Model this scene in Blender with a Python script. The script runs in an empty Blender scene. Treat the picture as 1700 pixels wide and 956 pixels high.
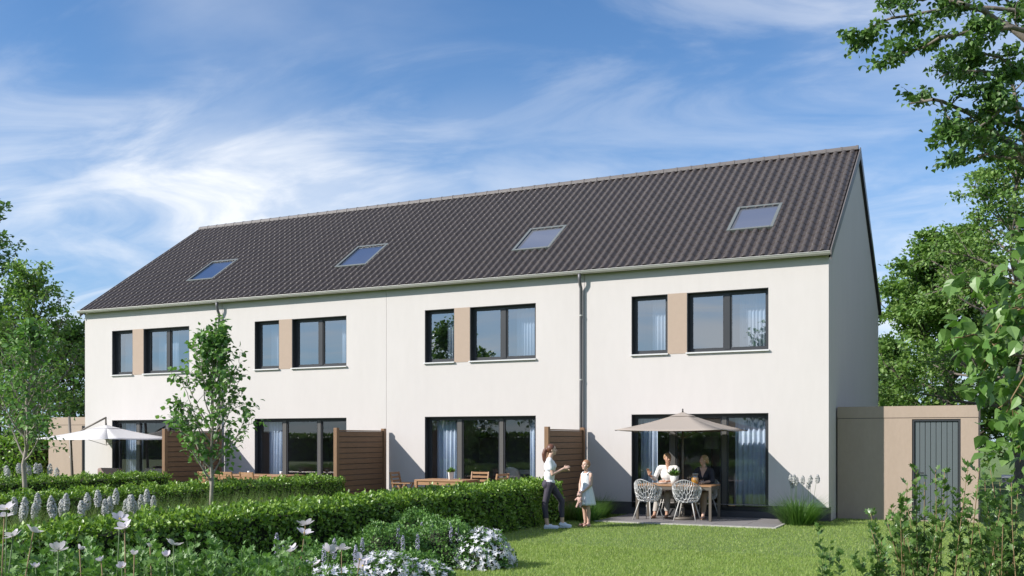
import bpy, bmesh, math, random
import numpy as np
from mathutils import Vector, Matrix, Euler
from mathutils import geometry as mgeo

S = bpy.context.scene
COL = S.collection
R = math.radians

# ------------------------------------------------------------------ camera
CAM = np.array([3.102, -21.43, 1.75])
TH = R(26.06)
FPX, HOR = 1636.43, 727.55            # focal length and horizon in pixels of the 1700 px wide photograph
cd = bpy.data.cameras.new('camera')
cam = bpy.data.objects.new('camera', cd); COL.objects.link(cam)
cam.location = CAM; cam.rotation_euler = (R(90), 0, TH)
cd.sensor_width = 36; cd.lens = FPX / 1700 * 36
cd.shift_y = (HOR - 478) / 1700
cd.clip_end = 2000
S.camera = cam

# ------------------------------------------------------------------ sun and sky
SUN = Vector((-.576, -.602, .554)).normalized()       # towards the sun
sl = bpy.data.lights.new('sun', 'SUN'); sl.energy = 5.0; sl.angle = R(.5); sl.color = (1, .955, .89)
so = bpy.data.objects.new('sun', sl); COL.objects.link(so)
so.location = (-20, -30, 30); so.rotation_euler = (-SUN).to_track_quat('-Z', 'Y').to_euler()
W = bpy.data.worlds.new('World'); S.world = W; W.use_nodes = True
wn, wl = W.node_tree.nodes, W.node_tree.links
wn.clear()
def N(nt, t, **kw):
    n = nt.nodes.new(t)
    for k, v in kw.items():
        if k in n.inputs: n.inputs[k].default_value = v
        else: setattr(n, k, v)
    return n
nt = W.node_tree
sky = N(nt, 'ShaderNodeTexSky', sky_type='NISHITA', sun_disc=False, sun_elevation=math.asin(SUN.z),
        sun_rotation=math.atan2(SUN.x, SUN.y) % (2 * math.pi), air_density=1.0, dust_density=0, ozone_density=3.0)
tc = N(nt, 'ShaderNodeTexCoord')
sep = N(nt, 'ShaderNodeSeparateXYZ'); wl.new(tc.outputs['Generated'], sep.inputs[0])
zc = N(nt, 'ShaderNodeMath', operation='MAXIMUM'); wl.new(sep.outputs['Z'], zc.inputs[0]); zc.inputs[1].default_value = 0.0
za = N(nt, 'ShaderNodeMath', operation='ADD'); wl.new(zc.outputs[0], za.inputs[0]); za.inputs[1].default_value = .16
dv = N(nt, 'ShaderNodeVectorMath', operation='DIVIDE'); wl.new(tc.outputs['Generated'], dv.inputs[0])
cb = N(nt, 'ShaderNodeCombineXYZ')
for k in range(3): wl.new(za.outputs[0], cb.inputs[k])
wl.new(cb.outputs[0], dv.inputs[1])
flat = N(nt, 'ShaderNodeVectorMath', operation='MULTIPLY'); wl.new(dv.outputs[0], flat.inputs[0]); flat.inputs[1].default_value = (1, 1, 0)
tint = N(nt, 'ShaderNodeVectorMath', operation='MULTIPLY'); wl.new(sky.outputs[0], tint.inputs[0]); tint.inputs[1].default_value = (.77, 1.03, 1.24)
WX, WY, BX, BY = 9.1, 4.4, 7.2, 1.2
def cloud(loc, rot, scale, nscale, detail, rough, dist, lo, hi):
    m = N(nt, 'ShaderNodeMapping'); wl.new(flat.outputs[0], m.inputs[0])
    m.inputs['Location'].default_value = loc; m.inputs['Rotation'].default_value = (0, 0, rot); m.inputs['Scale'].default_value = scale
    n = N(nt, 'ShaderNodeTexNoise', Scale=nscale, Detail=detail, Roughness=rough, Distortion=dist); wl.new(m.outputs[0], n.inputs['Vector'])
    r = N(nt, 'ShaderNodeMapRange', interpolation_type='SMOOTHSTEP'); wl.new(n.outputs['Fac'], r.inputs[0])
    r.inputs[1].default_value = lo; r.inputs[2].default_value = hi
    return r.outputs[0]
def mth(op, a, b, clamp=False):
    n = N(nt, 'ShaderNodeMath', operation=op, use_clamp=clamp)
    for k, v in enumerate((a, b)):
        if isinstance(v, (int, float)): n.inputs[k].default_value = v
        else: wl.new(v, n.inputs[k])
    return n.outputs[0]
c_wisp = cloud((WX, WY, 0), R(62), (1.0, 2.2, 1), 1.15, 9, .58, 1.1, .40, .74)
c_big = cloud((BX, BY, 0), R(20), (1, 1.2, 1), .50, 3, .5, .3, .38, .60)
c_soft = cloud((BX + .3, BY + .2, 0), R(40), (1, 1.5, 1), .8, 6, .5, .5, .38, .72)
haze_f = N(nt, 'ShaderNodeMapRange', interpolation_type='SMOOTHSTEP'); wl.new(zc.outputs[0], haze_f.inputs[0])
haze_f.inputs[1].default_value = .42; haze_f.inputs[2].default_value = -.02; haze_f.inputs[3].default_value = 0; haze_f.inputs[4].default_value = .70
cl = mth('MULTIPLY', mth('ADD', mth('MULTIPLY', c_wisp, .75), mth('MULTIPLY', c_soft, .55), True), mth('ADD', mth('MULTIPLY', c_big, .72), .30), True)
# low heaps of cloud near the horizon
lm = N(nt, 'ShaderNodeMapping'); wl.new(tc.outputs['Generated'], lm.inputs[0]); lm.inputs['Scale'].default_value = (2.6, 2.6, 6.5); lm.inputs['Location'].default_value = (.7, .2, 0)
ln = N(nt, 'ShaderNodeTexNoise', Scale=1.3, Detail=8, Roughness=.56, Distortion=.25); wl.new(lm.outputs[0], ln.inputs['Vector'])
lr = N(nt, 'ShaderNodeMapRange', interpolation_type='SMOOTHSTEP'); wl.new(ln.outputs['Fac'], lr.inputs[0]); lr.inputs[1].default_value = .44; lr.inputs[2].default_value = .66
lb = N(nt, 'ShaderNodeMapRange', interpolation_type='SMOOTHSTEP'); wl.new(zc.outputs[0], lb.inputs[0]); lb.inputs[1].default_value = .36; lb.inputs[2].default_value = .14
cl = mth('MAXIMUM', cl, mth('MULTIPLY', mth('MULTIPLY', lr.outputs[0], lb.outputs[0]), .78))
hz = N(nt, 'ShaderNodeMix', data_type='RGBA'); wl.new(haze_f.outputs[0], hz.inputs[0]); wl.new(tint.outputs[0], hz.inputs[6]); hz.inputs[7].default_value = (2.9, 4.15, 6.2, 1)
mixc = N(nt, 'ShaderNodeMix', data_type='RGBA'); wl.new(mth('MULTIPLY', cl, .92), mixc.inputs[0])
wl.new(hz.outputs[2], mixc.inputs[6]); mixc.inputs[7].default_value = (8.0, 8.2, 8.5, 1)
bg = N(nt, 'ShaderNodeBackground', Strength=.108); wl.new(mixc.outputs[2], bg.inputs[0])
wo = N(nt, 'ShaderNodeOutputWorld'); wl.new(bg.outputs[0], wo.inputs[0])
S.view_settings.view_transform = 'Standard'; S.view_settings.look = 'None'
S.view_settings.exposure = .27; S.view_settings.gamma = 1; S.view_settings.use_curve_mapping = False
S.render.engine = 'CYCLES'
S.cycles.use_denoising = True
S.cycles.max_bounces = 7; S.cycles.diffuse_bounces = 3; S.cycles.glossy_bounces = 3
S.cycles.transmission_bounces = 4; S.cycles.transparent_max_bounces = 12
S.cycles.caustics_reflective = False; S.cycles.caustics_refractive = False

# ------------------------------------------------------------------ pixels to places
FW = np.array([-math.sin(TH), math.cos(TH), 0]); RT = np.array([math.cos(TH), math.sin(TH), 0])
def ray(px, py): return FW + RT * (px - 850) / FPX + np.array([0, 0, (HOR - py) / FPX])
def on(px, py, ax, val):
    d = ray(px, py); return CAM + d * ((val - CAM[ax]) / d[ax])
def gnd(px, py, z=0.0): return on(px, py, 2, z)
def fac(px, py, y=0.0): return on(px, py, 1, y)
def atd(px, py, depth): return CAM + ray(px, py) * depth

# ------------------------------------------------------------------ materials
def bsdf(name, color, rough=.6, var=0, vscale=4, bump=0, bscale=60, island=None, spec=.5, metal=0, trans=0, sheen=0, stretch=None, var2=0, v2scale=1):
    m = bpy.data.materials.new(name); m.use_nodes = True
    t = m.node_tree; b = t.nodes['Principled BSDF']; L = t.links
    b.inputs['Base Color'].default_value = (*color, 1); b.inputs['Roughness'].default_value = rough
    b.inputs['Specular IOR Level'].default_value = spec; b.inputs['Metallic'].default_value = metal
    if sheen: b.inputs['Sheen Weight'].default_value = sheen
    src = None
    co = N(t, 'ShaderNodeTexCoord')
    vec = co.outputs['Object']
    if stretch:
        mp = N(t, 'ShaderNodeMapping'); mp.inputs['Scale'].default_value = stretch; L.new(vec, mp.inputs[0]); vec = mp.outputs[0]
    def scaled(srcsock, fac_sock, lo, hi):
        mr = N(t, 'ShaderNodeMapRange'); L.new(fac_sock, mr.inputs[0]); mr.inputs[3].default_value = lo; mr.inputs[4].default_value = hi
        mu = N(t, 'ShaderNodeVectorMath', operation='SCALE')
        if srcsock is None: mu.inputs[0].default_value = color
        else: L.new(srcsock, mu.inputs[0])
        L.new(mr.outputs[0], mu.inputs['Scale']); return mu.outputs[0]
    if island:
        geo = N(t, 'ShaderNodeNewGeometry')
        rp = N(t, 'ShaderNodeValToRGB'); L.new(geo.outputs['Random Per Island'], rp.inputs[0])
        e = rp.color_ramp.elements
        e[0].color = (*island[0], 1); e[1].color = (*island[-1], 1); e[0].position = 0; e[1].position = 1
        for k in range(1, len(island) - 1):
            q = e.new(k / (len(island) - 1)); q.color = (*island[k], 1)
        src = rp.outputs[0]
    if var:
        n = N(t, 'ShaderNodeTexNoise', Scale=vscale, Detail=6, Roughness=.6); L.new(vec, n.inputs['Vector'])
        src = scaled(src, n.outputs['Fac'], 1 - var * 1.6, 1 + var * 1.6)
    if var2:
        n = N(t, 'ShaderNodeTexNoise', Scale=v2scale, Detail=3); L.new(vec, n.inputs['Vector'])
        src = scaled(src, n.outputs['Fac'], 1 - var2 * 1.6, 1 + var2 * 1.6)
    if src: L.new(src, b.inputs['Base Color'])
    if bump:
        n = N(t, 'ShaderNodeTexNoise', Scale=bscale, Detail=4); L.new(vec, n.inputs['Vector'])
        bp = N(t, 'ShaderNodeBump', Strength=bump, Distance=.01); L.new(n.outputs['Fac'], bp.inputs['Height']); L.new(bp.outputs[0], b.inputs['Normal'])
    if trans:
        tr = N(t, 'ShaderNodeBsdfTranslucent'); mxs = N(t, 'ShaderNodeMixShader'); mxs.inputs[0].default_value = trans
        if src:
            g2 = N(t, 'ShaderNodeVectorMath', operation='MULTIPLY'); L.new(src, g2.inputs[0]); g2.inputs[1].default_value = (1.2, 1.3, .7) if island and island[0][1] > island[0][2] * 2 else (1, 1, 1)
            L.new(g2.outputs[0], tr.inputs[0])
        else: tr.inputs[0].default_value = (*color, 1)
        L.new(b.outputs[0], mxs.inputs[1]); L.new(tr.outputs[0], mxs.inputs[2])
        L.new(mxs.outputs[0], t.nodes['Material Output'].inputs[0])
    return m
def glass_mat(name, refl=.3, tint=(.78, .84, .88), rough=0.0):
    m = bpy.data.materials.new(name); m.use_nodes = True
    t = m.node_tree; t.nodes.clear(); L = t.links
    fr = N(t, 'ShaderNodeLayerWeight', Blend=.5)
    pw = N(t, 'ShaderNodeMath', operation='POWER'); L.new(fr.outputs['Facing'], pw.inputs[0]); pw.inputs[1].default_value = 4.5
    mr = N(t, 'ShaderNodeMapRange'); L.new(pw.outputs[0], mr.inputs[0])
    mr.inputs[1].default_value = 0; mr.inputs[2].default_value = 1; mr.inputs[3].default_value = refl; mr.inputs[4].default_value = 1
    tr = N(t, 'ShaderNodeBsdfTransparent'); tr.inputs[0].default_value = (*tint, 1)
    gl = N(t, 'ShaderNodeBsdfGlossy', Roughness=rough)
    ms = N(t, 'ShaderNodeMixShader'); o = N(t, 'ShaderNodeOutputMaterial')
    L.new(mr.outputs[0], ms.inputs[0]); L.new(tr.outputs[0], ms.inputs[1]); L.new(gl.outputs[0], ms.inputs[2]); L.new(ms.outputs[0], o.inputs[0])
    return m
M = {}
M['plaster'] = bsdf('plaster', (.603, .566, .547), .9, var=.028, vscale=1.3, bump=.35, bscale=200, var2=.018, v2scale=7, stretch=(1, 1, .3))
M['plinth'] = bsdf('plinth', (.075, .075, .08), .85, var=.1, bump=.2, bscale=150)
M['panel_tan'] = bsdf('panel_tan', (.42, .32, .25), .75, var=.04, vscale=8, bump=.1, bscale=200)
M['shed'] = bsdf('shed_render', (.40, .31, .245), .85, var=.05, vscale=2.5, bump=.25, bscale=160, var2=.03, v2scale=20, stretch=(1, 1, .4))
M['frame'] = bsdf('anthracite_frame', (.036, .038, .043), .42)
M['mullion'] = bsdf('bronze_grey_frame', (.10, .095, .09), .4)
M['sill'] = bsdf('sill_metal', (.66, .66, .66), .45)
M['zinc'] = bsdf('zinc', (.50, .49, .46), .42, metal=.25, var=.05)
M['pipe'] = bsdf('pipe_grey', (.13, .13, .14), .45, metal=.2)
M['tile'] = bsdf('roof_tile', (.060, .047, .042), .34, var=.12, vscale=2.2, bump=.35, bscale=90, spec=.5)
def tone(m, amt):
    t = m.node_tree; b = t.nodes['Principled BSDF']; src = b.inputs['Base Color'].links[0].from_socket
    g_ = N(t, 'ShaderNodeNewGeometry'); oi = N(t, 'ShaderNodeObjectInfo'); ad = N(t, 'ShaderNodeMath', operation='ADD'); fr = N(t, 'ShaderNodeMath', operation='FRACT')
    t.links.new(g_.outputs['Random Per Island'], ad.inputs[0]); t.links.new(oi.outputs['Random'], ad.inputs[1]); t.links.new(ad.outputs[0], fr.inputs[0])
    mr = N(t, 'ShaderNodeMapRange'); t.links.new(fr.outputs[0], mr.inputs[0]); mr.inputs[3].default_value = 1 - amt; mr.inputs[4].default_value = 1 + amt
    sc = N(t, 'ShaderNodeVectorMath', operation='SCALE'); t.links.new(src, sc.inputs[0]); t.links.new(mr.outputs[0], sc.inputs['Scale']); t.links.new(sc.outputs[0], b.inputs['Base Color'])
tone(M['tile'], .10)
M['ridge'] = bsdf('ridge_tile', (.13, .115, .11), .45, var=.15, vscale=4, bump=.2, bscale=80)
M['underlay'] = bsdf('roof_underlay', (.03, .03, .03), .9)
M['skyframe'] = bsdf('skylight_frame', (.17, .185, .18), .4, metal=.3)
M['glass'] = glass_mat('window_glass', .15, (.93, .955, .98))
M['glass_up'] = glass_mat('upper_window_glass', .44, (.92, .95, .97))
M['glass_sky'] = glass_mat('skylight_glass', .22, (.5, .6, .75))
M['blind_blue'] = bsdf('blue_blind', (.10, .15, .26), .8)
M['room'] = bsdf('room_wall', (.44, .46, .50), .9)
M['roomfloor'] = bsdf('room_floor', (.25, .19, .14), .5)
M['curtain'] = bsdf('curtain_cloth', (.72, .81, .93), .9, trans=.35)
M['black'] = bsdf('black_lacquer', (.015, .015, .016), .35)
M['white'] = bsdf('white_plastic', (.74, .74, .73), .4)
M['paper'] = bsdf('picture_print', (.45, .46, .47), .7, var=.5, vscale=6)
M['wood_screen'] = bsdf('screen_wood', (.205, .115, .062), .65, var=.22, vscale=6, bump=.3, bscale=40, stretch=(8, 1, 14), var2=.12, v2scale=1.3)
M['wood_post'] = bsdf('screen_post_wood', (.23, .13, .07), .65, var=.2, vscale=5, bump=.3, bscale=40, stretch=(8, 8, 1))
M['teak'] = bsdf('teak', (.36, .20, .10), .5, var=.18, vscale=5, stretch=(1, 8, 8), bump=.1, bscale=40)
M['brown_metal'] = bsdf('brown_metal', (.13, .11, .09), .45)
M['slab'] = bsdf('paving_slab', (.215, .20, .20), .8, var=.1, vscale=3, bump=.2, bscale=80)
M['kerb'] = bsdf('edging_stone', (.46, .44, .41), .85, var=.08, bump=.2)
M['soil'] = bsdf('soil_grass', (.11, .17, .04), .95, var=.3, vscale=3, bump=.5, bscale=30, var2=.2, v2scale=.4)
M['asphalt'] = bsdf('asphalt', (.07, .07, .075), .9, var=.1)
M['paving'] = bsdf('light_paving', (.36, .35, .35), .85, var=.06)
M['bark'] = bsdf('bark', (.17, .145, .12), .9, var=.3, vscale=14, bump=.6, bscale=50)
M['barkdark'] = bsdf('dark_bark', (.085, .07, .058), .9, var=.3, vscale=14, bump=.6, bscale=50)
M['barkpale'] = bsdf('pale_bark', (.30, .265, .225), .9, var=.25, vscale=18, bump=.4, bscale=60)
def leafm(n, cols, tr=.3, rough=.45, spec=.4): return bsdf(n, cols[0], rough, island=cols, trans=tr, spec=spec)
M['grass'] = bsdf('grass_blades', (.2, .3, .07), .5, island=[(.19, .29, .058), (.265, .375, .080), (.33, .44, .115), (.43, .48, .18)], trans=.35, spec=.4, var=.12, vscale=1.1, var2=.10, v2scale=5)
M['hedge'] = leafm('hedge_leaves', [(0.072, 0.145, 0.021), (0.133, 0.256, 0.034), (0.205, 0.346, 0.051), (0.314, 0.445, 0.080)], .25, .38, .5)
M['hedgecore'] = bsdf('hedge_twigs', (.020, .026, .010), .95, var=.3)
M['sap'] = leafm('sapling_leaves', [(0.077, 0.171, 0.045), (0.125, 0.259, 0.065), (0.164, 0.312, 0.085), (0.232, 0.374, 0.127)], .3)
M['near'] = leafm('near_tree_leaves', [(0.091, 0.195, 0.036), (0.130, 0.260, 0.052), (0.195, 0.338, 0.085)], .35, .35, .5)
M['crown'] = leafm('crown_leaves', [(0.051, 0.110, 0.030), (0.085, 0.169, 0.044), (0.126, 0.236, 0.061), (0.169, 0.279, 0.085)], .3)
M['crownlight'] = leafm('light_crown_leaves', [(0.078, 0.165, 0.038), (0.133, 0.243, 0.056), (0.188, 0.314, 0.078), (0.251, 0.368, 0.110)], .32)
M['shrub'] = leafm('shrub_leaves', [(0.076, 0.148, 0.035), (0.121, 0.218, 0.053), (0.175, 0.281, 0.080)], .25, .4, .5)
M['herb'] = leafm('herb_leaves', [(0.083, 0.175, 0.046), (0.130, 0.256, 0.064), (0.189, 0.319, 0.091)], .28)
M['mound'] = leafm('mound_leaves', [(0.079, 0.179, 0.047), (0.123, 0.251, 0.062), (0.184, 0.332, 0.084)], .25)
M['tallgrass'] = leafm('tall_grass', [(0.106, 0.188, 0.037), (0.163, 0.250, 0.062), (0.250, 0.300, 0.112)], .35, .5)
M['darkgrass'] = leafm('ornamental_grass_blades', [(0.060, 0.150, 0.033), (0.098, 0.210, 0.045), (0.165, 0.285, 0.075)], .3, .45)
M['stemgreen'] = bsdf('green_stem', (.07, .12, .035), .6)
M['stembrown'] = bsdf('shrub_stem', (.22, .15, .075), .7)
M['plume'] = leafm('plume_florets', [(.42, .43, .42), (.52, .53, .52), (.62, .62, .60)], .25, .8, .2)
M['petal'] = leafm('white_petals', [(.62, .52, .62), (.72, .66, .73), (.78, .74, .78)], .35, .6, .3)
M['star'] = leafm('star_blossoms', [(.66, .66, .76), (.76, .76, .82), (.82, .82, .84)], .3, .6, .3)
M['lilac'] = leafm('lilac_florets', [(.40, .38, .56), (.50, .48, .64), (.6, .58, .7)], .25, .7, .2)
M['pollen'] = bsdf('pollen', (.5, .38, .06), .8)
M['door'] = bsdf('door_grey', (.12, .14, .148), .42, metal=.1)
M['canopy_taupe'] = bsdf('taupe_canvas', (.40, .345, .30), .85, trans=.15, bump=.1, bscale=300)
M['canopy_white'] = bsdf('white_canvas', (.74, .72, .72), .85, trans=.2)
M['cushion'] = bsdf('cushion', (.30, .22, .20), .9, bump=.1)
M['lattice'] = bsdf('lattice_white', (.50, .50, .50), .4)
M['legmetal'] = bsdf('chair_leg', (.55, .53, .50), .4)
M['juice'] = bsdf('orange_juice', (.80, .38, .03), .3)
M['jug'] = glass_mat('jug_glass', .12, (.93, .93, .93))
M['skin'] = bsdf('skin', (.60, .39, .30), .5)
M['skin2'] = bsdf('skin_tanned', (.50, .29, .20), .5)
M['lips'] = bsdf('lips', (.45, .17, .15), .45)
M['eye'] = bsdf('eye', (.03, .025, .02), .3)
M['hair_brown'] = bsdf('hair_auburn', (.12, .045, .025), .5, var=.3, vscale=30, stretch=(6, 6, 1))
M['hair_blond'] = bsdf('hair_blond', (.42, .28, .14), .5, var=.25, vscale=30, stretch=(6, 6, 1))
M['hair_sand'] = bsdf('hair_sand', (.36, .22, .11), .55, var=.25, vscale=30)
M['hair_fair'] = bsdf('hair_fair', (.34, .18, .10), .55, var=.2, vscale=30)
M['tee'] = bsdf('white_tee', (.74, .75, .78), .9, bump=.3, bscale=25)
M['legging'] = bsdf('plum_leggings', (.050, .042, .062), .75, bump=.2, bscale=30)
M['dress'] = bsdf('white_dress', (.74, .76, .80), .9, bump=.35, bscale=22)
M['shoe'] = bsdf('pale_shoe', (.62, .66, .74), .6)
M['sandal'] = bsdf('red_sandal', (.20, .06, .055), .6)
M['teddy'] = bsdf('teddy_plush', (.56, .38, .33), .95, bump=.8, bscale=120)
M['shirt'] = bsdf('white_shirt', (.74, .72, .70), .9, bump=.3, bscale=25)
M['blouse'] = bsdf('navy_blouse', (.030, .030, .042), .8, bump=.3, bscale=25)
M['trouser'] = bsdf('beige_trousers', (.30, .22, .15), .85, bump=.2, bscale=25)
M['trouser_grey'] = bsdf('pale_grey_trousers', (.42, .39, .36), .85, bump=.2, bscale=25)
M['terracotta'] = bsdf('white_pot', (.72, .71, .69), .5)

# ------------------------------------------------------------------ object helpers
def tag(o, label=None, cat=None, group=None, kind=None):
    if label: o['label'] = label
    if cat: o['category'] = cat
    if group: o['group'] = group
    if kind: o['kind'] = kind
    return o
def empty(name, loc=(0, 0, 0), rz=0, label=None, cat=None, group=None):
    o = bpy.data.objects.new(name, None); COL.objects.link(o); o.location = loc; o.rotation_euler = (0, 0, rz)
    o.empty_display_size = .1
    return tag(o, label, cat, group)
def link(name, me, parent=None, mat=None):
    o = bpy.data.objects.new(name, me); COL.objects.link(o)
    if parent is not None: o.parent = parent
    if mat is not None and len(me.materials) == 0: me.materials.append(M[mat] if isinstance(mat, str) else mat)
    return o
class MB:
    def __init__(s): s.v = []; s.f = []
    def add(s, vs, fs):
        k = len(s.v); s.v += [tuple(p) for p in vs]; s.f += [tuple(i + k for i in q) for q in fs]; return s
    def box(s, x0, x1, y0, y1, z0, z1):
        return s.add([(x0, y0, z0), (x1, y0, z0), (x1, y1, z0), (x0, y1, z0), (x0, y0, z1), (x1, y0, z1), (x1, y1, z1), (x0, y1, z1)],
                     [(0, 3, 2, 1), (4, 5, 6, 7), (0, 1, 5, 4), (1, 2, 6, 5), (2, 3, 7, 6), (3, 0, 4, 7)])
    def bar(s, a, b, w, d, up=(0, 0, 1)):
        a, b = Vector(a), Vector(b); t = (b - a).normalized(); u = Vector(up)
        x = t.cross(u)
        if x.length < 1e-4: x = t.cross(Vector((0, 1, 0)))
        x.normalize(); y = x.cross(t)
        vs = []
        for p in (a, b):
            for (i, j) in ((-1, -1), (1, -1), (1, 1), (-1, 1)): vs.append(p + x * i * w / 2 + y * j * d / 2)
        return s.add(vs, [(3, 2, 1, 0), (4, 5, 6, 7), (0, 1, 5, 4), (1, 2, 6, 5), (2, 3, 7, 6), (3, 0, 4, 7)])
    def prism(s, pts, ax, a, b):
        # closed polygon pts (2d) extruded along axis ax from a to b
        n = len(pts)
        def P(p, h):
            return {0: (h, p[0], p[1]), 1: (p[0], h, p[1]), 2: (p[0], p[1], h)}[ax]
        vs = [P(p, a) for p in pts] + [P(p, b) for p in pts]
        return s.add(vs, [tuple(range(n))[::-1], tuple(range(n, 2 * n))] + [(i, (i + 1) % n, n + (i + 1) % n, n + i) for i in range(n)])
    def tube(s, pts, rad, n=8, caps=True, squash=None):
        pts = [Vector(p) for p in pts]; m = len(pts)
        if not hasattr(rad, '__len__'): rad = [rad] * m
        x = None; vs = []
        for i, p in enumerate(pts):
            t = (pts[min(i + 1, m - 1)] - pts[max(i - 1, 0)])
            t = t.normalized() if t.length > 1e-9 else Vector((0, 0, 1))
            if x is None:
                x = t.cross(Vector((0, 0, 1)))
                if x.length < .05: x = t.cross(Vector((0, 1, 0)))
            x = x - t * x.dot(t); x.normalize(); y = t.cross(x)
            for k in range(n):
                a = 2 * math.pi * k / n; vs.append(p + x * math.cos(a) * rad[i] + y * math.sin(a) * rad[i] * (squash or 1))
        fs = [(i * n + k, i * n + (k + 1) % n, (i + 1) * n + (k + 1) % n, (i + 1) * n + k) for i in range(m - 1) for k in range(n)]
        if caps: fs += [tuple(range(n))[::-1], tuple((m - 1) * n + k for k in range(n))]
        return s.add(vs, fs)
    def lathe(s, prof, n=16, c=(0, 0, 0), caps=True):
        vs = [(c[0] + r * math.cos(2 * math.pi * k / n), c[1] + r * math.sin(2 * math.pi * k / n), c[2] + z) for r, z in prof for k in range(n)]
        fs = [(i * n + k, i * n + (k + 1) % n, (i + 1) * n + (k + 1) % n, (i + 1) * n + k) for i in range(len(prof) - 1) for k in range(n)]
        if caps: fs += [tuple(range(n))[::-1], tuple((len(prof) - 1) * n + k for k in range(n))]
        return s.add(vs, fs)
    def ell(s, c, r, rot=None, n=12, m=8):
        vs = []; c = Vector(c); q = rot.to_matrix() if rot is not None else None
        for i in range(m + 1):
            th = math.pi * i / m
            for k in range(n):
                a = 2 * math.pi * k / n
                p = Vector((r[0] * math.sin(th) * math.cos(a), r[1] * math.sin(th) * math.sin(a), r[2] * math.cos(th)))
                vs.append(c + (q @ p if q else p))
        return s.add(vs, [(i * n + k, (i + 1) * n + k, (i + 1) * n + (k + 1) % n, i * n + (k + 1) % n) for i in range(m) for k in range(n)])
    def cap(s, a, b, ra, rb, n=12):
        a, b = Vector(a), Vector(b); t = (b - a); L = t.length; t.normalize()
        pts = []; rr = []
        for ang in (-80, -55, -30): pts.append(a + t * ra * math.sin(R(ang))); rr.append(ra * math.cos(R(ang)))
        pts.append(a); rr.append(ra); pts.append((a + b) / 2); rr.append((ra + rb) / 2); pts.append(b); rr.append(rb)
        for ang in (30, 55, 80): pts.append(b + t * rb * math.sin(R(ang))); rr.append(rb * math.cos(R(ang)))
        return s.tube(pts, rr, n)
    def mesh(s, name, smooth=False):
        me = bpy.data.meshes.new(name); me.from_pydata([tuple(p) for p in s.v], [], s.f)
        if smooth: me.polygons.foreach_set('use_smooth', [True] * len(me.polygons))
        me.update(); return me
    def build(s, name, mat, parent=None, smooth=False, bevel=0, auto=None):
        o = link(name, s.mesh(name, smooth), parent, mat)
        if bevel:
            b = o.modifiers.new('bevel', 'BEVEL'); b.width = bevel; b.segments = 2; b.limit_method = 'ANGLE'; b.angle_limit = R(40)
        return o
def inst(src, parent=None, loc=None, rot=None, scale=None):
    c = src.copy(); COL.objects.link(c)
    if parent is not None: c.parent = parent
    if loc is not None: c.location = loc
    if rot is not None: c.rotation_euler = rot
    if scale is not None: c.scale = scale if hasattr(scale, '__len__') else (scale,) * 3
    return c
ORD = 'first second third fourth fifth sixth seventh eighth ninth tenth eleventh twelfth thirteenth fourteenth fifteenth sixteenth seventeenth eighteenth nineteenth twentieth twenty-first twenty-second twenty-third twenty-fourth twenty-fifth twenty-sixth twenty-seventh'.split()
def rank(lst, item): return ORD[sorted(lst).index(item)]
def copy_tree(o, parent=None):
    c = o.copy(); COL.objects.link(c)
    if parent is not None: c.parent = parent
    for ch in list(o.children): copy_tree(ch, c)
    return c
def np_mesh(name, V, Floops, starts, smooth=False):
    me = bpy.data.meshes.new(name)
    me.vertices.add(len(V)); me.vertices.foreach_set('co', np.ascontiguousarray(V, dtype=np.float32).ravel())
    me.loops.add(len(Floops)); me.loops.foreach_set('vertex_index', np.ascontiguousarray(Floops, dtype=np.int32))
    me.polygons.add(len(starts)); me.polygons.foreach_set('loop_start', np.ascontiguousarray(starts, dtype=np.int32))
    if smooth: me.polygons.foreach_set('use_smooth', np.ones(len(starts), dtype=bool))
    me.update(calc_edges=True); me.validate(); return me
# leaf templates: (verts, faces); leaf lies along +Y from the origin, +Z is its upper side, length 1
LEAF4 = ([(0, 0, 0), (.36, .45, .10), (0, 1, -.05), (-.36, .45, .10)], [(0, 1, 2), (0, 2, 3)])
LEAFN = ([(0, 0, 0), (.16, .45, .05), (0, 1, -.06), (-.16, .45, .05)], [(0, 1, 2), (0, 2, 3)])
LEAF8 = ([(0, 0, 0), (.30, .16, .06), (.40, .42, .09), (.20, .76, .02), (0, 1.05, -.10), (-.20, .76, .02), (-.40, .42, .09), (-.30, .16, .06), (0, .45, 0)],
         [(0, 1, 2, 8), (8, 2, 3, 4), (8, 4, 5, 6), (0, 8, 6, 7)])
LOBED = ([(0, 0, 0), (.10, .22, .02), (.42, .42, .08), (.22, .50, .04), (.34, .82, .06), (.12, .72, .02), (0, 1.05, -.04),
          (-.12, .72, .02), (-.34, .82, .06), (-.22, .50, .04), (-.42, .42, .08), (-.10, .22, .02), (0, .5, -.02)],
         [(0, 1, 12), (1, 2, 3, 12), (3, 4, 5, 12), (5, 6, 7, 12), (7, 8, 9, 12), (9, 10, 11, 12), (11, 0, 12)])
BLADE = ([(-.5, 0, 0), (.5, 0, 0), (.18, .62, .12), (0, 1, .42), (-.18, .62, .12)], [(0, 1, 2, 4), (4, 2, 3)])
BLADE1 = ([(-.5, 0, 0), (.5, 0, 0), (0, 1, 0)], [(0, 1, 2)])
def frames(Y, Z):
    Y = Y / np.linalg.norm(Y, axis=1, keepdims=True)
    X = np.cross(Y, Z); n = np.linalg.norm(X, axis=1, keepdims=True); X = np.where(n < 1e-5, np.array([[1., 0, 0]]), X / np.maximum(n, 1e-9))
    Z = np.cross(X, Y)
    return np.stack([X, Y, Z], axis=2)
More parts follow.
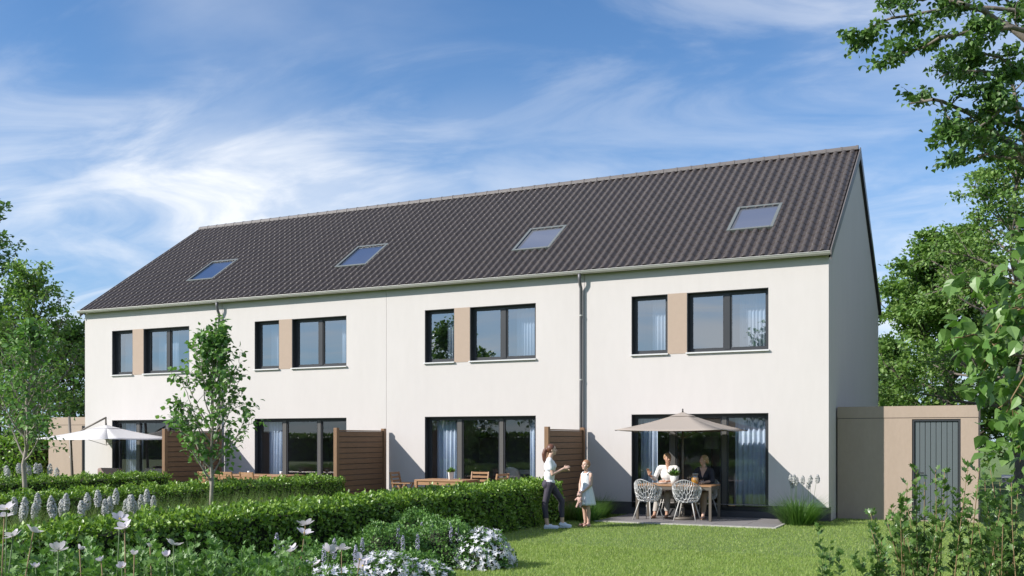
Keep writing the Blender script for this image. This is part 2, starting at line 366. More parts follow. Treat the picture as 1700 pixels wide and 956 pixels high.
def scatter(name, tmpl, P, Y, Z, size, mat, parent=None, width=None, smooth=False):
    tv = np.array(tmpl[0], dtype=float); tf = tmpl[1]; n = len(P)
    F = frames(np.asarray(Y, float), np.asarray(Z, float))
    sc = np.ones((n, 3)) * np.asarray(size, float).reshape(-1, 1)
    if width is not None: sc[:, 0] = width
    V = np.einsum('nij,nkj->nki', F, tv[None] * sc[:, None, :]) + np.asarray(P)[:, None, :]
    lt = np.concatenate([np.array(f) for f in tf]); ls = np.array([len(f) for f in tf])
    loops = (lt[None] + (np.arange(n) * len(tv))[:, None]).ravel()
    st = np.concatenate([[0], np.cumsum(np.tile(ls, n))[:-1]])
    return link(name, np_mesh(name, V.reshape(-1, 3), loops, st, smooth), parent, mat)
def unit(v): return v / np.maximum(np.linalg.norm(v, axis=-1, keepdims=True), 1e-9)

# ------------------------------------------------------------------ ground
g = MB().add([(-500, -500, 0), (500, -500, 0), (500, 500, 0), (-500, 500, 0)], [(0, 1, 2, 3)]).build('ground', 'soil')
tag(g, 'green ground of the gardens reaching to the horizon', 'ground', kind='structure')
rng = np.random.default_rng(3)
def lawn_points(n, x0, x1, y0, y1):
    return np.stack([rng.uniform(x0, x1, n), rng.uniform(y0, y1, n), np.zeros(n)], 1)
pts = [lawn_points(90000, -5.0, 5.5, -6.5, 1.0), lawn_points(130000, -4.5, 3.5, -12.5, -6.5), lawn_points(20000, 2.8, 12, -3, 12),
       lawn_points(24000, -10.6, -5.9, -8, -2.4)]
GP = np.concatenate(pts)
keep = ~((GP[:, 0] > -4.4) & (GP[:, 0] < -.72) & (GP[:, 1] > -2.08) & (GP[:, 1] < .1)) & ~((GP[:, 1] > -.02) & (GP[:, 0] < .03)) & ~((GP[:, 1] > 1.0) & (GP[:, 0] < 2.82))
GP = GP[keep]; n = len(GP)
Yd = np.stack([rng.normal(0, .55, n), rng.normal(0, .55, n), np.ones(n)], 1)
lawn = scatter('lawn_grass', BLADE1, GP, Yd, rng.normal(0, 1, (n, 3)), rng.uniform(.022, .05, n), 'grass', width=rng.uniform(.005, .010, n))
tag(lawn, 'short mown green lawn in front of the terrace', 'lawn', kind='stuff')
road = MB().box(3.4, 60, 17.5, 24, -.02, .012).build('road', 'asphalt'); tag(road, 'dark road behind the shed', 'road', kind='structure')
dw = MB().box(4.7, 12.4, -3, 17.4, -.02, .010).build('driveway', 'paving'); tag(dw, 'grey paved driveway right of the shed', 'driveway', kind='structure')  # unseen sheet, added to cut the green lawn bounce on the gable
pv = MB().box(3.4, 60, 24.0, 28, -.02, .12).build('pavement', 'paving'); tag(pv, 'pale pavement across the road behind the shed', 'pavement', kind='structure')

# ------------------------------------------------------------------ terraces
P_ = 5.494
A_, B_, C_, D_ = -4.339, -3.485, -3.038, -1.249      # window edges measured from a house's right end
ZT, ZB, ZD = 4.989, 3.662, 2.295
slab_me = None
for i in range(4):
    x1 = -i * P_ - .74; x0 = -i * P_ - 4.38; y0, y1 = -2.06, -.01
    t = MB().box(x0 + .02, x1 - .02, y0 + .02, y1, -.05, -.008).build('terrace', 'slab')
    tag(t, 'grey paved terrace under the taupe parasol' if i == 0 else 'grey paved terrace of house behind the hedge', 'terrace', kind='structure')
    nx, ny = 6, 4
    w, d = (x1 - x0) / nx, (y1 - y0) / ny
    if slab_me is None: slab_me = MB().box(-w / 2 + .004, w / 2 - .004, -d / 2 + .004, d / 2 - .004, 0, .035).mesh('slab')
    for a in range(nx):
        for b in range(ny):
            o = link('paving_slab', slab_me, t, 'slab'); o.location = (x0 + (a + .5) * w, y0 + (b + .5) * d, -.006 + .001 * ((a * 3 + b) % 2))
    MB().box(x0 - .06, x1 + .06, y0 - .062, y0 - .002, -.05, .027).build('edging', 'kerb', t)
    MB().box(x1 + .002, x1 + .06, y0, y1, -.05, .027).build('edging', 'kerb', t)

# ------------------------------------------------------------------ houses
EY, EZ, RY, RZ = -.10, 5.63, 4.92, 9.07            # eave and ridge of the tiled plane
SLP = (RZ - EZ) / (RY - EY); SL = math.hypot(RY - EY, RZ - EZ); ANG = math.atan(SLP)
def roofz(y): return EZ + SLP * (y - EY)
NROW, NCOL = 20, 27
ROWL, TW = SL / NROW, P_ / NCOL
def tile_mesh():
    prof = [(-.5, 0), (-.42, .010), (-.34, .040), (-.22, .056), (.0, .056), (.12, .042), (.20, .002), (.5, 0)]
    rows = [(-.003, -.010), (.0, -.001), (.010, .002), (ROWL * 1.10, -.013)]
    vs = []
    for v, dn in rows:
        for u, n in prof:
            k = 1 if dn > -.015 or v > .1 else .9
            vs.append((u * TW * 1.02, v, .022 + n * k + dn))
    m = len(prof)
    fs = [(r * m + c, r * m + c + 1, (r + 1) * m + c + 1, (r + 1) * m + c) for r in range(3) for c in range(m - 1)]
    me = bpy.data.meshes.new('roof_tile'); me.from_pydata(vs, [], fs); me.polygons.foreach_set('use_smooth', [True] * len(fs)); me.update()
    me.materials.append(M['tile']); return me
TILE = tile_mesh()
tv = np.empty(len(TILE.vertices) * 3); TILE.vertices.foreach_get('co', tv); tv = tv.reshape(-1, 3)
TILE_T = ([tuple(p) for p in tv], [tuple(p.vertices) for p in TILE.polygons])
def wall_grid(mb, x0, x1, z0, z1, ops, yf, yb):
    xs = sorted({x0, x1, *[o[0] for o in ops], *[o[1] for o in ops]}); zs = sorted({z0, z1, *[o[2] for o in ops], *[o[3] for o in ops]})
    for a, b in zip(xs, xs[1:]):
        for c, d in zip(zs, zs[1:]):
            if any(o[0] <= a and b <= o[1] and o[2] <= c and d <= o[3] for o in ops): continue
            mb.add([(a, yf, c), (b, yf, c), (b, yf, d), (a, yf, d)], [(0, 1, 2, 3)])
            mb.add([(a, yb, c), (b, yb, c), (b, yb, d), (a, yb, d)], [(3, 2, 1, 0)])
    for a, b, c, d in list(ops):
        mb.add([(a, yf, c), (a, yb, c), (a, yb, d), (a, yf, d)], [(0, 1, 2, 3)]); mb.add([(b, yf, c), (b, yb, c), (b, yb, d), (b, yf, d)], [(3, 2, 1, 0)])
        mb.add([(a, yf, d), (b, yf, d), (b, yb, d), (a, yb, d)], [(3, 2, 1, 0)]); mb.add([(a, yf, c), (b, yf, c), (b, yb, c), (a, yb, c)], [(0, 1, 2, 3)])
    for (a, s_) in ((x0, 1), (x1, -1)): mb.add([(a, yf, z0), (a, yb, z0), (a, yb, z1), (a, yf, z1)], [(0, 1, 2, 3)[::s_]])
    mb.add([(x0, yf, z1), (x1, yf, z1), (x1, yb, z1), (x0, yb, z1)], [(0, 1, 2, 3)])
def framed(name, parent, a, b, c, d, yf, fw, mulls, glassm, mull_mat='mullion', lin=True, fdep=.07):
    """a window or glazed door: frame, lining, panes"""
    w = empty(name); w.parent = parent
    yb = yf + fdep
    f = MB()
    f.box(a, a + fw, yf, yb, c, d); f.box(b - fw, b, yf, yb, c, d); f.box(a + fw, b - fw, yf, yb, d - fw, d); f.box(a + fw, b - fw, yf, yb, c, c + fw)
    f.build('frame', 'frame', w)
    edges = [a + fw]
    for (m0, m1) in mulls:
        MB().box(m0, m1, yf - .012, yb, c + fw, d - fw).build('mullion', mull_mat, w); edges += [m0, m1]
    edges.append(b - fw)
    for k in range(0, len(edges), 2):
        x0, x1 = edges[k], edges[k + 1]
        MB().add([(x0, yf + .035, c + fw), (x1, yf + .035, c + fw), (x1, yf + .035, d - fw), (x0, yf + .035, d - fw)], [(0, 1, 2, 3)]).build('pane', glassm, w)
        sa = MB(); e = .035
        sa.box(x0, x0 + e, yf + .008, yf + .034, c + fw, d - fw); sa.box(x1 - e, x1, yf + .008, yf + .034, c + fw, d - fw)
        sa.box(x0 + e, x1 - e, yf + .008, yf + .034, d - fw - e, d - fw); sa.box(x0 + e, x1 - e, yf + .008, yf + .034, c + fw, c + fw + e)
        sa.build('sash', 'frame', w)
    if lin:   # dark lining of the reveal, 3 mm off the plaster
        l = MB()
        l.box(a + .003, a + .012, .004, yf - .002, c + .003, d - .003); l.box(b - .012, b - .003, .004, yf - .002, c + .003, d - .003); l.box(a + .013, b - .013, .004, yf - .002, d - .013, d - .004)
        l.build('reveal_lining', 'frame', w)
    return w
HN = ['right end, beside the shed', 'second from right, behind the wooden dining set', 'second from left, behind the sapling', 'left end, behind the white parasol']
houses = []
for i in range(4):
    xr, xl = -i * P_ - .004, -(i + 1) * P_ + .004
    o = -i * P_
    h = empty('row_house', (0, 0, 0), 0, 'white row house with tiled roof, ' + HN[i], 'house', 'terraced houses in one row')
    houses.append(h)
    ops = [(o + A_, o + D_, .17, ZD), (o + A_, o + B_, ZB, ZT), (o + C_, o + D_, ZB, ZT)]
    wm = MB(); wall_grid(wm, xl, xr, .30, 5.665, [(ops[0][0], ops[0][1], .30, ZD)] + ops[1:], 0, .30)
    wall = wm.build('wall', 'plaster', h)
    pm = MB(); pm.box(xl, ops[0][0], .012, .30, -.3, .298); pm.box(ops[0][1], xr, .012, .30, -.3, .298); pm.box(ops[0][0] + .001, ops[0][1] - .001, .012, .30, -.3, .168)
    pm.build('plinth', 'plinth', h)
    for (s0, s1, nm) in ((xr - .24, xr, 'side_wall'), (xl, xl + .24, 'side_wall')):
        MB().prism([(.302, -.3), (9.84, -.3), (9.84, 5.62), (RY, RZ - .07), (.302, roofz(.302) - .07)], 0, s0, s1).build(nm, 'plaster', h)
    MB().box(xl + .242, xr - .242, 9.54, 9.838, -.3, 5.6).build('back_wall', 'plaster', h)
    MB().box(o + B_ + .004, o + C_ - .004, -.006, .02, ZB - .02, ZT + .004).build('window_panel', 'panel_tan', h)
    # rooms
    MB().box(xl + .243, xr - .243, .302, 4.6, -.05, .165).build('room_floor', 'roomfloor', h)
    MB().box(xl + .243, xr - .243, .302, 9.5, 2.55, 2.80).build('ceiling', 'room', h)
    MB().box(xl + .243, xr - .243, 4.601, 4.75, -.05, 2.549).build('room_wall', 'room', h)
    MB().box(xl + .243, xr - .243, 3.6, 3.75, 2.801, 5.35).build('room_wall', 'room', h)
    MB().box(xl + .243, xr - .243, .302, 9.5, 5.351, 5.50).build('ceiling', 'room', h)
    for s0, s1 in ((xr - .262, xr - .244), (xl + .244, xl + .262)):
        MB().box(s0, s1, .303, 4.6, .166, 2.548).build('room_wall', 'room', h); MB().box(s0, s1, .303, 3.59, 2.802, 5.349).build('room_wall', 'room', h)
    # windows
    for (a, b, ml) in ((o + A_, o + B_, []), (o + C_, o + D_, [(o - 2.23, o - 2.11)])):
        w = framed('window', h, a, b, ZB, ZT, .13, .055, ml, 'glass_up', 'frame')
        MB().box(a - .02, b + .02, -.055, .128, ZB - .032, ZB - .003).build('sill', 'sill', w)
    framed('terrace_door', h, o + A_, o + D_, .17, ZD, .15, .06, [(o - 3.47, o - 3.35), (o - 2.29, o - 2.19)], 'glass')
    # roof
    rf = empty('roof'); rf.parent = h
    ov0 = .05 if i == 3 else 0; ov1 = .05 if i == 0 else 0
    MB().prism([(.012, roofz(.012) - .02), (RY, RZ - .02), (9.94, roofz(-.10) - .02), (9.94, roofz(-.10) - .19), (RY, RZ - .20), (.012, roofz(.012) - .17)], 0, xl - ov0, xr + ov1).build('roof_slab', 'underlay', rf)
    tilt = Matrix.Rotation(ANG, 3, 'X')
    skx0, skx1, sky0, sky1 = o - 2.42, o - 1.36, 1.10, 2.24
    cells = []
    for r in range(NROW):
        for c in range(NCOL):
            x = o - P_ + (c + .5) * TW; v = r * ROWL
            y = EY + v * math.cos(ANG); z = EZ + v * math.sin(ANG)
            ym = y + .5 * ROWL * math.cos(ANG)
            if skx0 + .02 < x < skx1 - .02 and sky0 - .02 < ym < sky1: continue
            d = math.hypot(x - CAM[0], y - CAM[1]); cells.append((d, x, y, z))
    cells.sort()
    q = Euler((ANG, 0, 0))
    for d, x, y, z in cells[:300]:
        t = link('roof_tile', TILE, rf); t.location = (x, y - .035 * 0, z); t.rotation_euler = q
    rest = cells[300:]
    if rest:
        Pn = np.array([(x, y, z) for d, x, y, z in rest]); k = len(Pn)
        ydir = np.tile([0, math.cos(ANG), math.sin(ANG)], (k, 1)); zdir = np.tile([0, -math.sin(ANG), math.cos(ANG)], (k, 1))
        so_ = scatter('roof_tile', TILE_T, Pn, ydir, zdir, np.ones(k), 'tile', rf, smooth=True); so_['kind'] = 'stuff'; so_.name = 'roof_tiles_upper'
    nr = 14; rl = P_ / nr
    rid = MB()
    prof = [(math.cos(R(a)) * .105, math.sin(R(a)) * .105 - .02) for a in range(-10, 191, 25)]
    vs = []
    for xx, k in ((-rl * .53, 1.0), (rl * .40, 1.0), (rl * .405, 1.10), (rl * .53, 1.10)):
        for (py, pz) in prof: vs.append((xx, py * k, pz * k))
    m = len(prof)
    rid.add(vs, [(r * m + c, (r + 1) * m + c, (r + 1) * m + c + 1, r * m + c + 1) for r in range(3) for c in range(m - 1)] + [tuple(range(3 * m, 4 * m)), tuple(range(m))[::-1]])
    rme = rid.mesh('ridge_tile')
    for k in range(nr):
        t = link('ridge_tile', rme, rf, 'ridge'); t.location = (o - P_ + (k + .5) * rl, RY, RZ + .035)
    if i in (0, 3):
        xs = (xr + .052, xr + .075) if i == 0 else (xl - .075, xl - .052)
        MB().prism([(EY - .04, EZ + .05), (RY, RZ + .06), (RY, RZ - .20), (EY - .04, EZ - .16)], 0, *xs).build('verge_board', 'ridge', rf)
        MB().prism([(RY + .001, RZ + .06), (10.0, roofz(-.16) + .03), (10.0, roofz(-.16) - .17), (RY + .001, RZ - .20)], 0, *xs).build('verge_board', 'black', rf)
    MB().prism([(RY + .02, RZ), (9.98, roofz(-.14)), (9.98, roofz(-.14) + .02), (RY + .02, RZ + .03)], 0, xl - ov0, xr + ov1).build('rear_slope', 'tile', rf)
    # skylight
    skl = empty('skylight'); skl.parent = h
    lx = skx1 - skx0; ly = (sky1 - sky0) / math.cos(ANG)
    skl.location = (skx0, sky0, roofz(sky0)); skl.rotation_euler = (ANG, 0, 0)
    fr = MB(); e = .075
    fr.box(0, e, 0, ly, 0, .085); fr.box(lx - e, lx, 0, ly, 0, .085); fr.box(e, lx - e, 0, e, 0, .085); fr.box(e, lx - e, ly - e, ly, 0, .085)
    fr.build('frame', 'skyframe', skl, bevel=.008)
    MB().box(e, lx - e, e, ly - e, .001, .02).build('blind', 'blind_blue', skl)  # opaque backing instead of an attic, mirrored sky's blue put into its colour
    MB().add([(e, e, .060), (lx - e, e, .060), (lx - e, ly - e, .060), (e, ly - e, .060)], [(0, 1, 2, 3)]).build('pane', 'glass_sky', skl)
    # gutter
    MB().box(xl, xr, -.098, -.088, 5.57, 5.652).build('eave_strip', 'black', rf)  # closes the gap under the tiles, added to stop sun leaking through
    gp = MB(); n = 9
    prof = [(-.165 + .062 * math.cos(R(180 + 180 * k / n)), 5.625 + .062 * math.sin(R(180 + 180 * k / n))) for k in range(n + 1)]
    prof += [(-.165 + .052 * math.cos(R(360 - 180 * k / n)), 5.625 + .052 * math.sin(R(360 - 180 * k / n))) for k in range(n + 1)]
    gp.prism(prof, 0, xl - (.09 if i == 3 else 0), xr + (.06 if i == 0 else 0))
    gu = gp.build('gutter', 'zinc', rf)
    MB().tube([(xl - (.09 if i == 3 else 0), -.228, 5.63), (xr + (.06 if i == 0 else 0), -.228, 5.63)], .011, 6).build('gutter_bead', 'zinc', gu)
    if i in (1, 3):
        X = xr - .055
        MB().tube([(X, -.165, 5.60), (X, -.165, 5.45), (X + .0, -.12, 5.33), (X, -.07, 5.24), (X, -.07, 3), (X, -.07, .02)], [.042] + [.038] * 5, 10).build('downpipe', 'pipe', h, True)
        for zc_ in (4.6, 3.1, 1.6):
            MB().tube([(X, -.07, zc_), (X, -.07, zc_ + .03)], .046, 10).build('pipe_clip', 'zinc', h)

# curtains, pictures, lamps and furniture seen through the glass
def curtain(x0, x1, z0, z1, y, label, amp=.035, wl=.11):
    n = max(12, int((x1 - x0) / wl * 10)); vs = []; rr = random.Random(int(x0 * 977) + int(z0 * 31))
    ph = [rr.uniform(-.5, .5) for _ in range(n + 1)]
    for k in range(n + 1):
        x = x0 + (x1 - x0) * k / n; s = math.sin(2 * math.pi * (x - x0) / wl + ph[k // 10 * 10] * 1.4)
        for z, am in ((z0, 1.0), ((z0 + z1) / 2, .95), (z1, .6)): vs.append((x, y + amp * am * s, z))
    fs = [(3 * k + r, 3 * k + 3 + r, 3 * k + 4 + r, 3 * k + 1 + r) for k in range(n) for r in range(2)]
    o = link('curtain', MB().add(vs, fs).mesh('curtain', True), None, 'curtain')
    md = o.modifiers.new('thick', 'SOLIDIFY'); md.thickness = .003
    return tag(o, label, 'curtain', 'window curtains')
HS = ['right end house', 'second house from the right', 'second house from the left', 'left end house']
dl = [(.10, .50), (.14, .86), (.20, .86), (.18, .86)]
dr = [(.80, .05), (.32, .05), (.35, .05), (.3, .05)]
ul = [[(.36, .82)], [(.42, .82)], [(.22, .82)], [(.06, .82)]]
for i in range(4):
    o = -i * P_
    curtain(o + A_ + dl[i][0], o + A_ + dl[i][1], .19, 2.27, .38, 'long pale curtain at the left of the terrace door, ' + HS[i])
    if i in (0, 1): curtain(o + D_ - dr[i][0], o + D_ - dr[i][1], .19, 2.27, .38, 'long pale curtain at the right of the terrace door, ' + HS[i])
    curtain(o + A_ + ul[i][0][0], o + A_ + ul[i][0][1], ZB - .3, ZT + .1, .45, 'sheer curtain in the narrow upper window, ' + HS[i], .02, .08)
    if i == 3: curtain(o + C_ + .15, o + C_ + .95, ZB - .3, ZT + .1, .45, 'sheer curtain in the wide upper window, ' + HS[i], .02, .08)
    else: curtain(o + D_ - (.72 if i < 2 else .45), o + D_ - .03, ZB - .3, ZT + .1, .45, 'sheer curtain in the wide upper window, ' + HS[i], .02, .08)
def picture(px0, px1, py0, py1, label, y=4.597):
    a = fac(px0, py1, y); b = fac(px1, py0, y)
    t = empty('picture', (a[0], y, a[2]), 0, label, 'picture'); w, hh = b[0] - a[0], b[2] - a[2]; e = .025
    f = MB(); f.box(0, e, -.03, 0, 0, hh); f.box(w - e, w, -.03, 0, 0, hh); f.box(e, w - e, -.03, 0, 0, e); f.box(e, w - e, -.03, 0, hh - e, hh)
    f.build('frame', 'black', t); MB().box(e, w - e, -.012, -.001, e, hh - e).build('print', 'paper', t)
picture(768, 786, 722, 757, 'tall framed picture on the room wall of the second house from the right')
picture(487, 503, 730, 750, 'small framed picture on the room wall behind the left sapling-side door glass')
picture(517, 526, 720, 745, 'framed picture behind the terrace door glass beside the middle wooden screen')
picture(243, 266, 737, 755, 'wide framed picture on the room wall of the left end house')
def pendant(px, py, y, label, mat='black', r=.2):
    c = fac(px, py, y); t = empty('pendant_lamp', (c[0], y, 2.55), 0, label, 'lamp', 'hanging lamps inside the rooms')
    hh = c[2] - 2.55
    MB().tube([(0, 0, -.002), (0, 0, hh + .1)], .006, 6).build('cord', 'black', t)
    MB().lathe([(.03, hh + .12), (.05, hh + .09), (r * .7, hh + .04), (r, hh - .08), (r - .01, hh - .08), (r * .68, hh + .03), (.04, hh + .08)], 20).build('lamp_shade', mat, t, True)
pendant(805, 722, 2.4, 'black dome pendant lamp in the second house from the right')
pendant(250, 731, 2.4, 'white pendant lamp in the left end house, left of a pair', 'white', .09)
pendant(259, 731, 2.4, 'white pendant lamp in the left end house, right of a pair', 'white', .09)
def shell_chair(loc, rz, label):
    t = empty('shell_chair', loc, rz, label, 'chair', 'white shell chairs inside the rooms')
    vs = []; nu, nv = 10, 10
    for j in range(nv + 1):
        v = j / nv
        for k in range(nu + 1):
            u = k / nu * 2 - 1
            if v < .5: y = .22 - .42 * (v / .5); z = .44 + .07 * abs(u) ** 2.5 + .02 * (v < .1)
            else: w = (v - .5) / .5; y = -.20 - .10 * w + .10 * u * u * (1 - .3 * w); z = .44 + .40 * w - .05 * u * u * w + .07 * abs(u) ** 2.5 * (1 - w)
            hw = .23 * (1 - .25 * max(0, (v - .75) / .25) ** 2); vs.append((u * hw, y, z))
    fs = [(j * (nu + 1) + k, j * (nu + 1) + k + 1, (j + 1) * (nu + 1) + k + 1, (j + 1) * (nu + 1) + k) for j in range(nv) for k in range(nu)]
    s = MB().add(vs, fs).build('seat_shell', 'white', t, True); md = s.modifiers.new('thick', 'SOLIDIFY'); md.thickness = .012
    for sx in (-1, 1):
        for sy in (-1, 1): MB().tube([(sx * .10, sy * .10, .43), (sx * .22, sy * .20, 0)], [.013, .010], 6).build('leg', 'teak', t)
def table(loc, rz, L_, Wd, H, label, mat, leg=.06, top=.035, apron=.07, legmat=None, inset=.0, cat='table'):
    t = empty('dining_table', loc, rz, label, cat)
    n = max(3, int(Wd / .14)); w = Wd / n
    for k in range(n):
        MB().box(-L_ / 2, L_ / 2, -Wd / 2 + k * w + .003, -Wd / 2 + (k + 1) * w - .003, H - top, H).build('table_board', mat, t, bevel=.004)
    lm = legmat or mat
    for sx in (-1, 1):
        for sy in (-1, 1):
            cx, cy = sx * (L_ / 2 - leg / 2 - inset), sy * (Wd / 2 - leg / 2 - inset)
            MB().box(cx - leg / 2, cx + leg / 2, cy - leg / 2, cy + leg / 2, 0, H - top - .001).build('leg', lm, t, bevel=.004)
    ap = MB(); x1, y1 = L_ / 2 - inset - leg, Wd / 2 - inset - leg
    for sy in (-1, 1):
        yy = sy * (Wd / 2 - inset - leg / 2); ap.box(-x1, x1, yy - .012, yy + .012, H - top - apron, H - top - .002)
    for sx in (-1, 1):
        xx = sx * (L_ / 2 - inset - leg / 2); ap.box(xx - .012, xx + .012, -y1, y1, H - top - apron, H - top - .002)
    ap.build('apron', lm, t)
    return t
table((-P_ - 2.2, 2.6, .165), 0, 1.6, .9, .74, 'white dining table inside the second house from the right', 'white')
shell_chair((-P_ - 2.75, 1.95, .165), 0, 'white shell chair inside the second house from the right, left of a pair')
shell_chair((-P_ - 1.85, 1.95, .165), 0, 'white shell chair inside the second house from the right, right of a pair')
table((-1.75, 2.8, .165), 0, 1.6, .9, .74, 'white dining table inside the right end house', 'white')
shell_chair((-1.75, 2.0, .165), .4, 'white shell chair inside the right end house beside the blue-looking curtain')
table((-2 * P_ - 2.1, 2.7, .165), 0, 1.5, .9, .74, 'white dining table inside the second house from the left', 'white')
shell_chair((-3 * P_ - 2.45, 2.0, .165), .2, 'pale shell chair inside the left end house')
fl = empty('floor_lamp', (fac(1182, 742, 3.4)[0], 3.4, .165), 0, 'floor lamp with a pale shade inside the right end house', 'lamp')
MB().lathe([(.14, 0), (.14, .02), (.015, .03), (.012, 1.35), (.012, 1.4)], 14).build('lamp_stand', 'black', fl)
MB().lathe([(.22, 1.32), (.17, 1.62), (.165, 1.62), (.215, 1.32)], 20, caps=False).build('lamp_shade', 'white', fl, True)

# ------------------------------------------------------------------ sheds
def shed(x0, x1, yf, depth, H, door, handle_left, label):
    t = empty('garden_shed', (0, 0, 0), 0, label, 'shed')
    zb = 2.185
    w = MB(); d0, d1, dz = door
    wall_grid(w, x0, x1, -.1, zb - .008, [(d0, d1, .02, dz)], yf, yf + .12)
    w.box(x0, x0 + .12, yf + .121, yf + depth, -.1, zb - .008); w.box(x1 - .12, x1, yf + .121, yf + depth, -.1, zb - .008); w.box(x0 + .121, x1 - .121, yf + depth - .12, yf + depth, -.1, zb - .008)
    w.build('wall', 'shed', t)
    MB().box(x0 + .01, x1 - .01, yf + .012, yf + depth - .012, zb - .012, zb + .012).build('shadow_gap', 'black', t)
    MB().box(x0 - .004, x1 + .004, yf - .004, yf + depth, zb + .004, H).build('fascia', 'shed', t)
    d = empty('door'); d.parent = t
    f = MB(); e = .045
    f.box(d0 + .002, d0 + e, yf + .015, yf + .10, .021, dz - .002); f.box(d1 - e, d1 - .002, yf + .015, yf + .10, .021, dz - .002); f.box(d0 + e, d1 - e, yf + .015, yf + .10, dz - e, dz - .002)
    f.build('frame', 'frame', d)
    n = 8; pw = (d1 - d0 - 2 * e - .006) / n
    for k in range(n):
        a = d0 + e + .003 + k * pw
        MB().box(a + .004, a + pw - .004, yf + .045, yf + .075, .03, dz - e - .004).build('board', 'door', d, bevel=.008)
    MB().box(d0 + e + .001, d1 - e - .001, yf + .076, yf + .09, .028, dz - e - .002).build('door_leaf', 'frame', d)
    hx = d0 + e + .06 if handle_left else d1 - e - .06; s = 1 if handle_left else -1
    MB().tube([(hx, yf + .044, 1.02), (hx, yf - .01, 1.02), (hx + s * .13, yf - .012, 1.02)], .011, 8).build('handle', 'black', d)
    MB().box(hx - .02, hx + .02, yf + .036, yf + .0445, .92, 1.10).build('handle_plate', 'frame', d)
    return t
shed(.03, 2.81, 1.035, 3.2, 2.435, (1.541, 2.481, 2.155), True, 'brown rendered flat-roofed garden shed with grey boarded door beside the right gable')
shed(-24.88, -22.02, 1.035, 3.2, 2.435, (-23.33, -22.40, 2.155), False, 'brown rendered garden shed half hidden behind the left end of the houses')

# ------------------------------------------------------------------ wooden screens
SN = ['wooden privacy screen beside the standing woman', 'wooden privacy screen in the middle between the two dining sets', 'wooden privacy screen behind the sapling at the left end house']
plank_me = None
for i in range(3):
    X = -(i + 1) * P_ + .02
    t = empty('privacy_screen', (X, 0, 0), 0, SN[i], 'screen', 'wooden screens between the terraces')
    for y in (-2.18, -.16):
        MB().box(-.05, .05, y - .05, y + .05, -.2, 2.0).build('post', 'wood_post', t, bevel=.006)
    n = 14; hz = 1.86 / n
    if plank_me is None:
        b = MB().box(-.014, .014, -2.129, -.211, .009, hz - .009); plank_me = b.mesh('plank')
    for k in range(n):
        o = link('plank', plank_me, t, 'wood_screen'); o.location = (.003 * ((k * 7) % 3 - 1), 0, .06 + k * hz)
        bv = o.modifiers.new('bevel', 'BEVEL'); bv.width = .005; bv.segments = 1
    MB().box(-.022, .022, -2.128, -.212, 1.925, 1.95).build('top_rail', 'wood_screen', t)
    MB().box(-.003, .003, -2.125, -.215, .08, 1.92).build('backing', 'barkdark', t)

# ------------------------------------------------------------------ hedges
def hedge(x0, x1, y0, y1, H, label, dens, seed, ls=.054, group='clipped hedges between the gardens'):
    r = np.random.default_rng(seed)
    t = empty('hedge', ((x0 + x1) / 2, (y0 + y1) / 2, 0), 0, label, 'hedge', group)
    cx, cy = (x0 + x1) / 2, (y0 + y1) / 2
    Ps, Ns = [], []
    def face(n, f, nrm):
        u, v = r.random(n), r.random(n); Ps.append(f(u, v)); Ns.append(np.tile(nrm, (n, 1)))
    lx, ly = x1 - x0, y1 - y0
    st = lambda *a: np.stack(np.broadcast_arrays(*a), 1)
    face(int(lx * ly * dens * 1.25), lambda u, v: st(x0 + u * lx, y0 + v * ly, H + 0 * u), (0, 0, 1.))
    face(int(H * ly * dens), lambda u, v: st(x1 + 0 * u, y0 + v * ly, u * H), (1., 0, 0))
    face(int(H * ly * dens * .55), lambda u, v: st(x0 + 0 * u, y0 + v * ly, u * H), (-1., 0, 0))
    face(int(H * lx * dens), lambda u, v: st(x0 + u * lx, y1 + 0 * u, v * H), (0, 1., 0))
    face(int(H * lx * dens), lambda u, v: st(x0 + u * lx, y0 + 0 * u, v * H), (0, -1., 0))
    P = np.concatenate(Ps); Nn = np.concatenate(Ns); n = len(P)
    bump = .030 * np.sin(P[:, 1] * 5.1 + P[:, 2] * 4 + seed) + .025 * np.sin(P[:, 1] * 11.7 + P[:, 0] * 9 + P[:, 2] * 13)
    # rounded shoulders
    edge = np.minimum(np.abs(P[:, 0] - x0), np.abs(P[:, 0] - x1)); top = Nn[:, 2] > .5
    P[top, 2] -= np.clip(.10 - edge[top], 0, .1) * .7
    P = P + Nn * (bump + r.normal(-.012, .030, n) + (r.random(n) < .06) * r.uniform(.02, .07, n))[:, None]
    Yd = r.normal(0, 1, (n, 3)) + Nn * .8 + np.array([0, 0, .35]); Zd = Nn + r.normal(0, .65, (n, 3)) + np.array([0, 0, .3])
    P = P - np.array([cx, cy, 0])
    f = scatter('foliage', LEAF4, P, Yd, Zd, r.uniform(ls * .75, ls * 1.25, n), 'hedge', t); f['kind'] = 'stuff'
    ins = .055
    MB().box(x0 + ins - cx, x1 - ins - cx, y0 + ins - cy, y1 - ins - cy, -.05, H - ins - .03).build('twigs', 'hedgecore', t)  # solid dark core, put in to block light between the leaves
hedge(-5.88, -5.06, -16.2, -2.30, .83, 'long clipped green hedge nearest, behind the flower bed and the woman', 1500, 1)
hedge(-11.36, -10.60, -15.5, -2.32, .82, 'clipped green hedge in the middle, ending at the middle wooden screen', 1150, 2)
hedge(-16.85, -16.12, -14.0, -2.32, .82, 'farthest clipped green hedge, ending at the left wooden screen', 1000, 3)
hedge(-40, -25.6, 1.0, 1.9, 1.7, 'tall dark hedge left of the left shed', 260, 4, .12, group='tall hedges behind the gardens')
hedge(4.2, 40, 29.5, 30.8, 2.0, 'tall olive hedge across the road behind the right shed', 130, 5, .17, group='tall hedges behind the gardens')

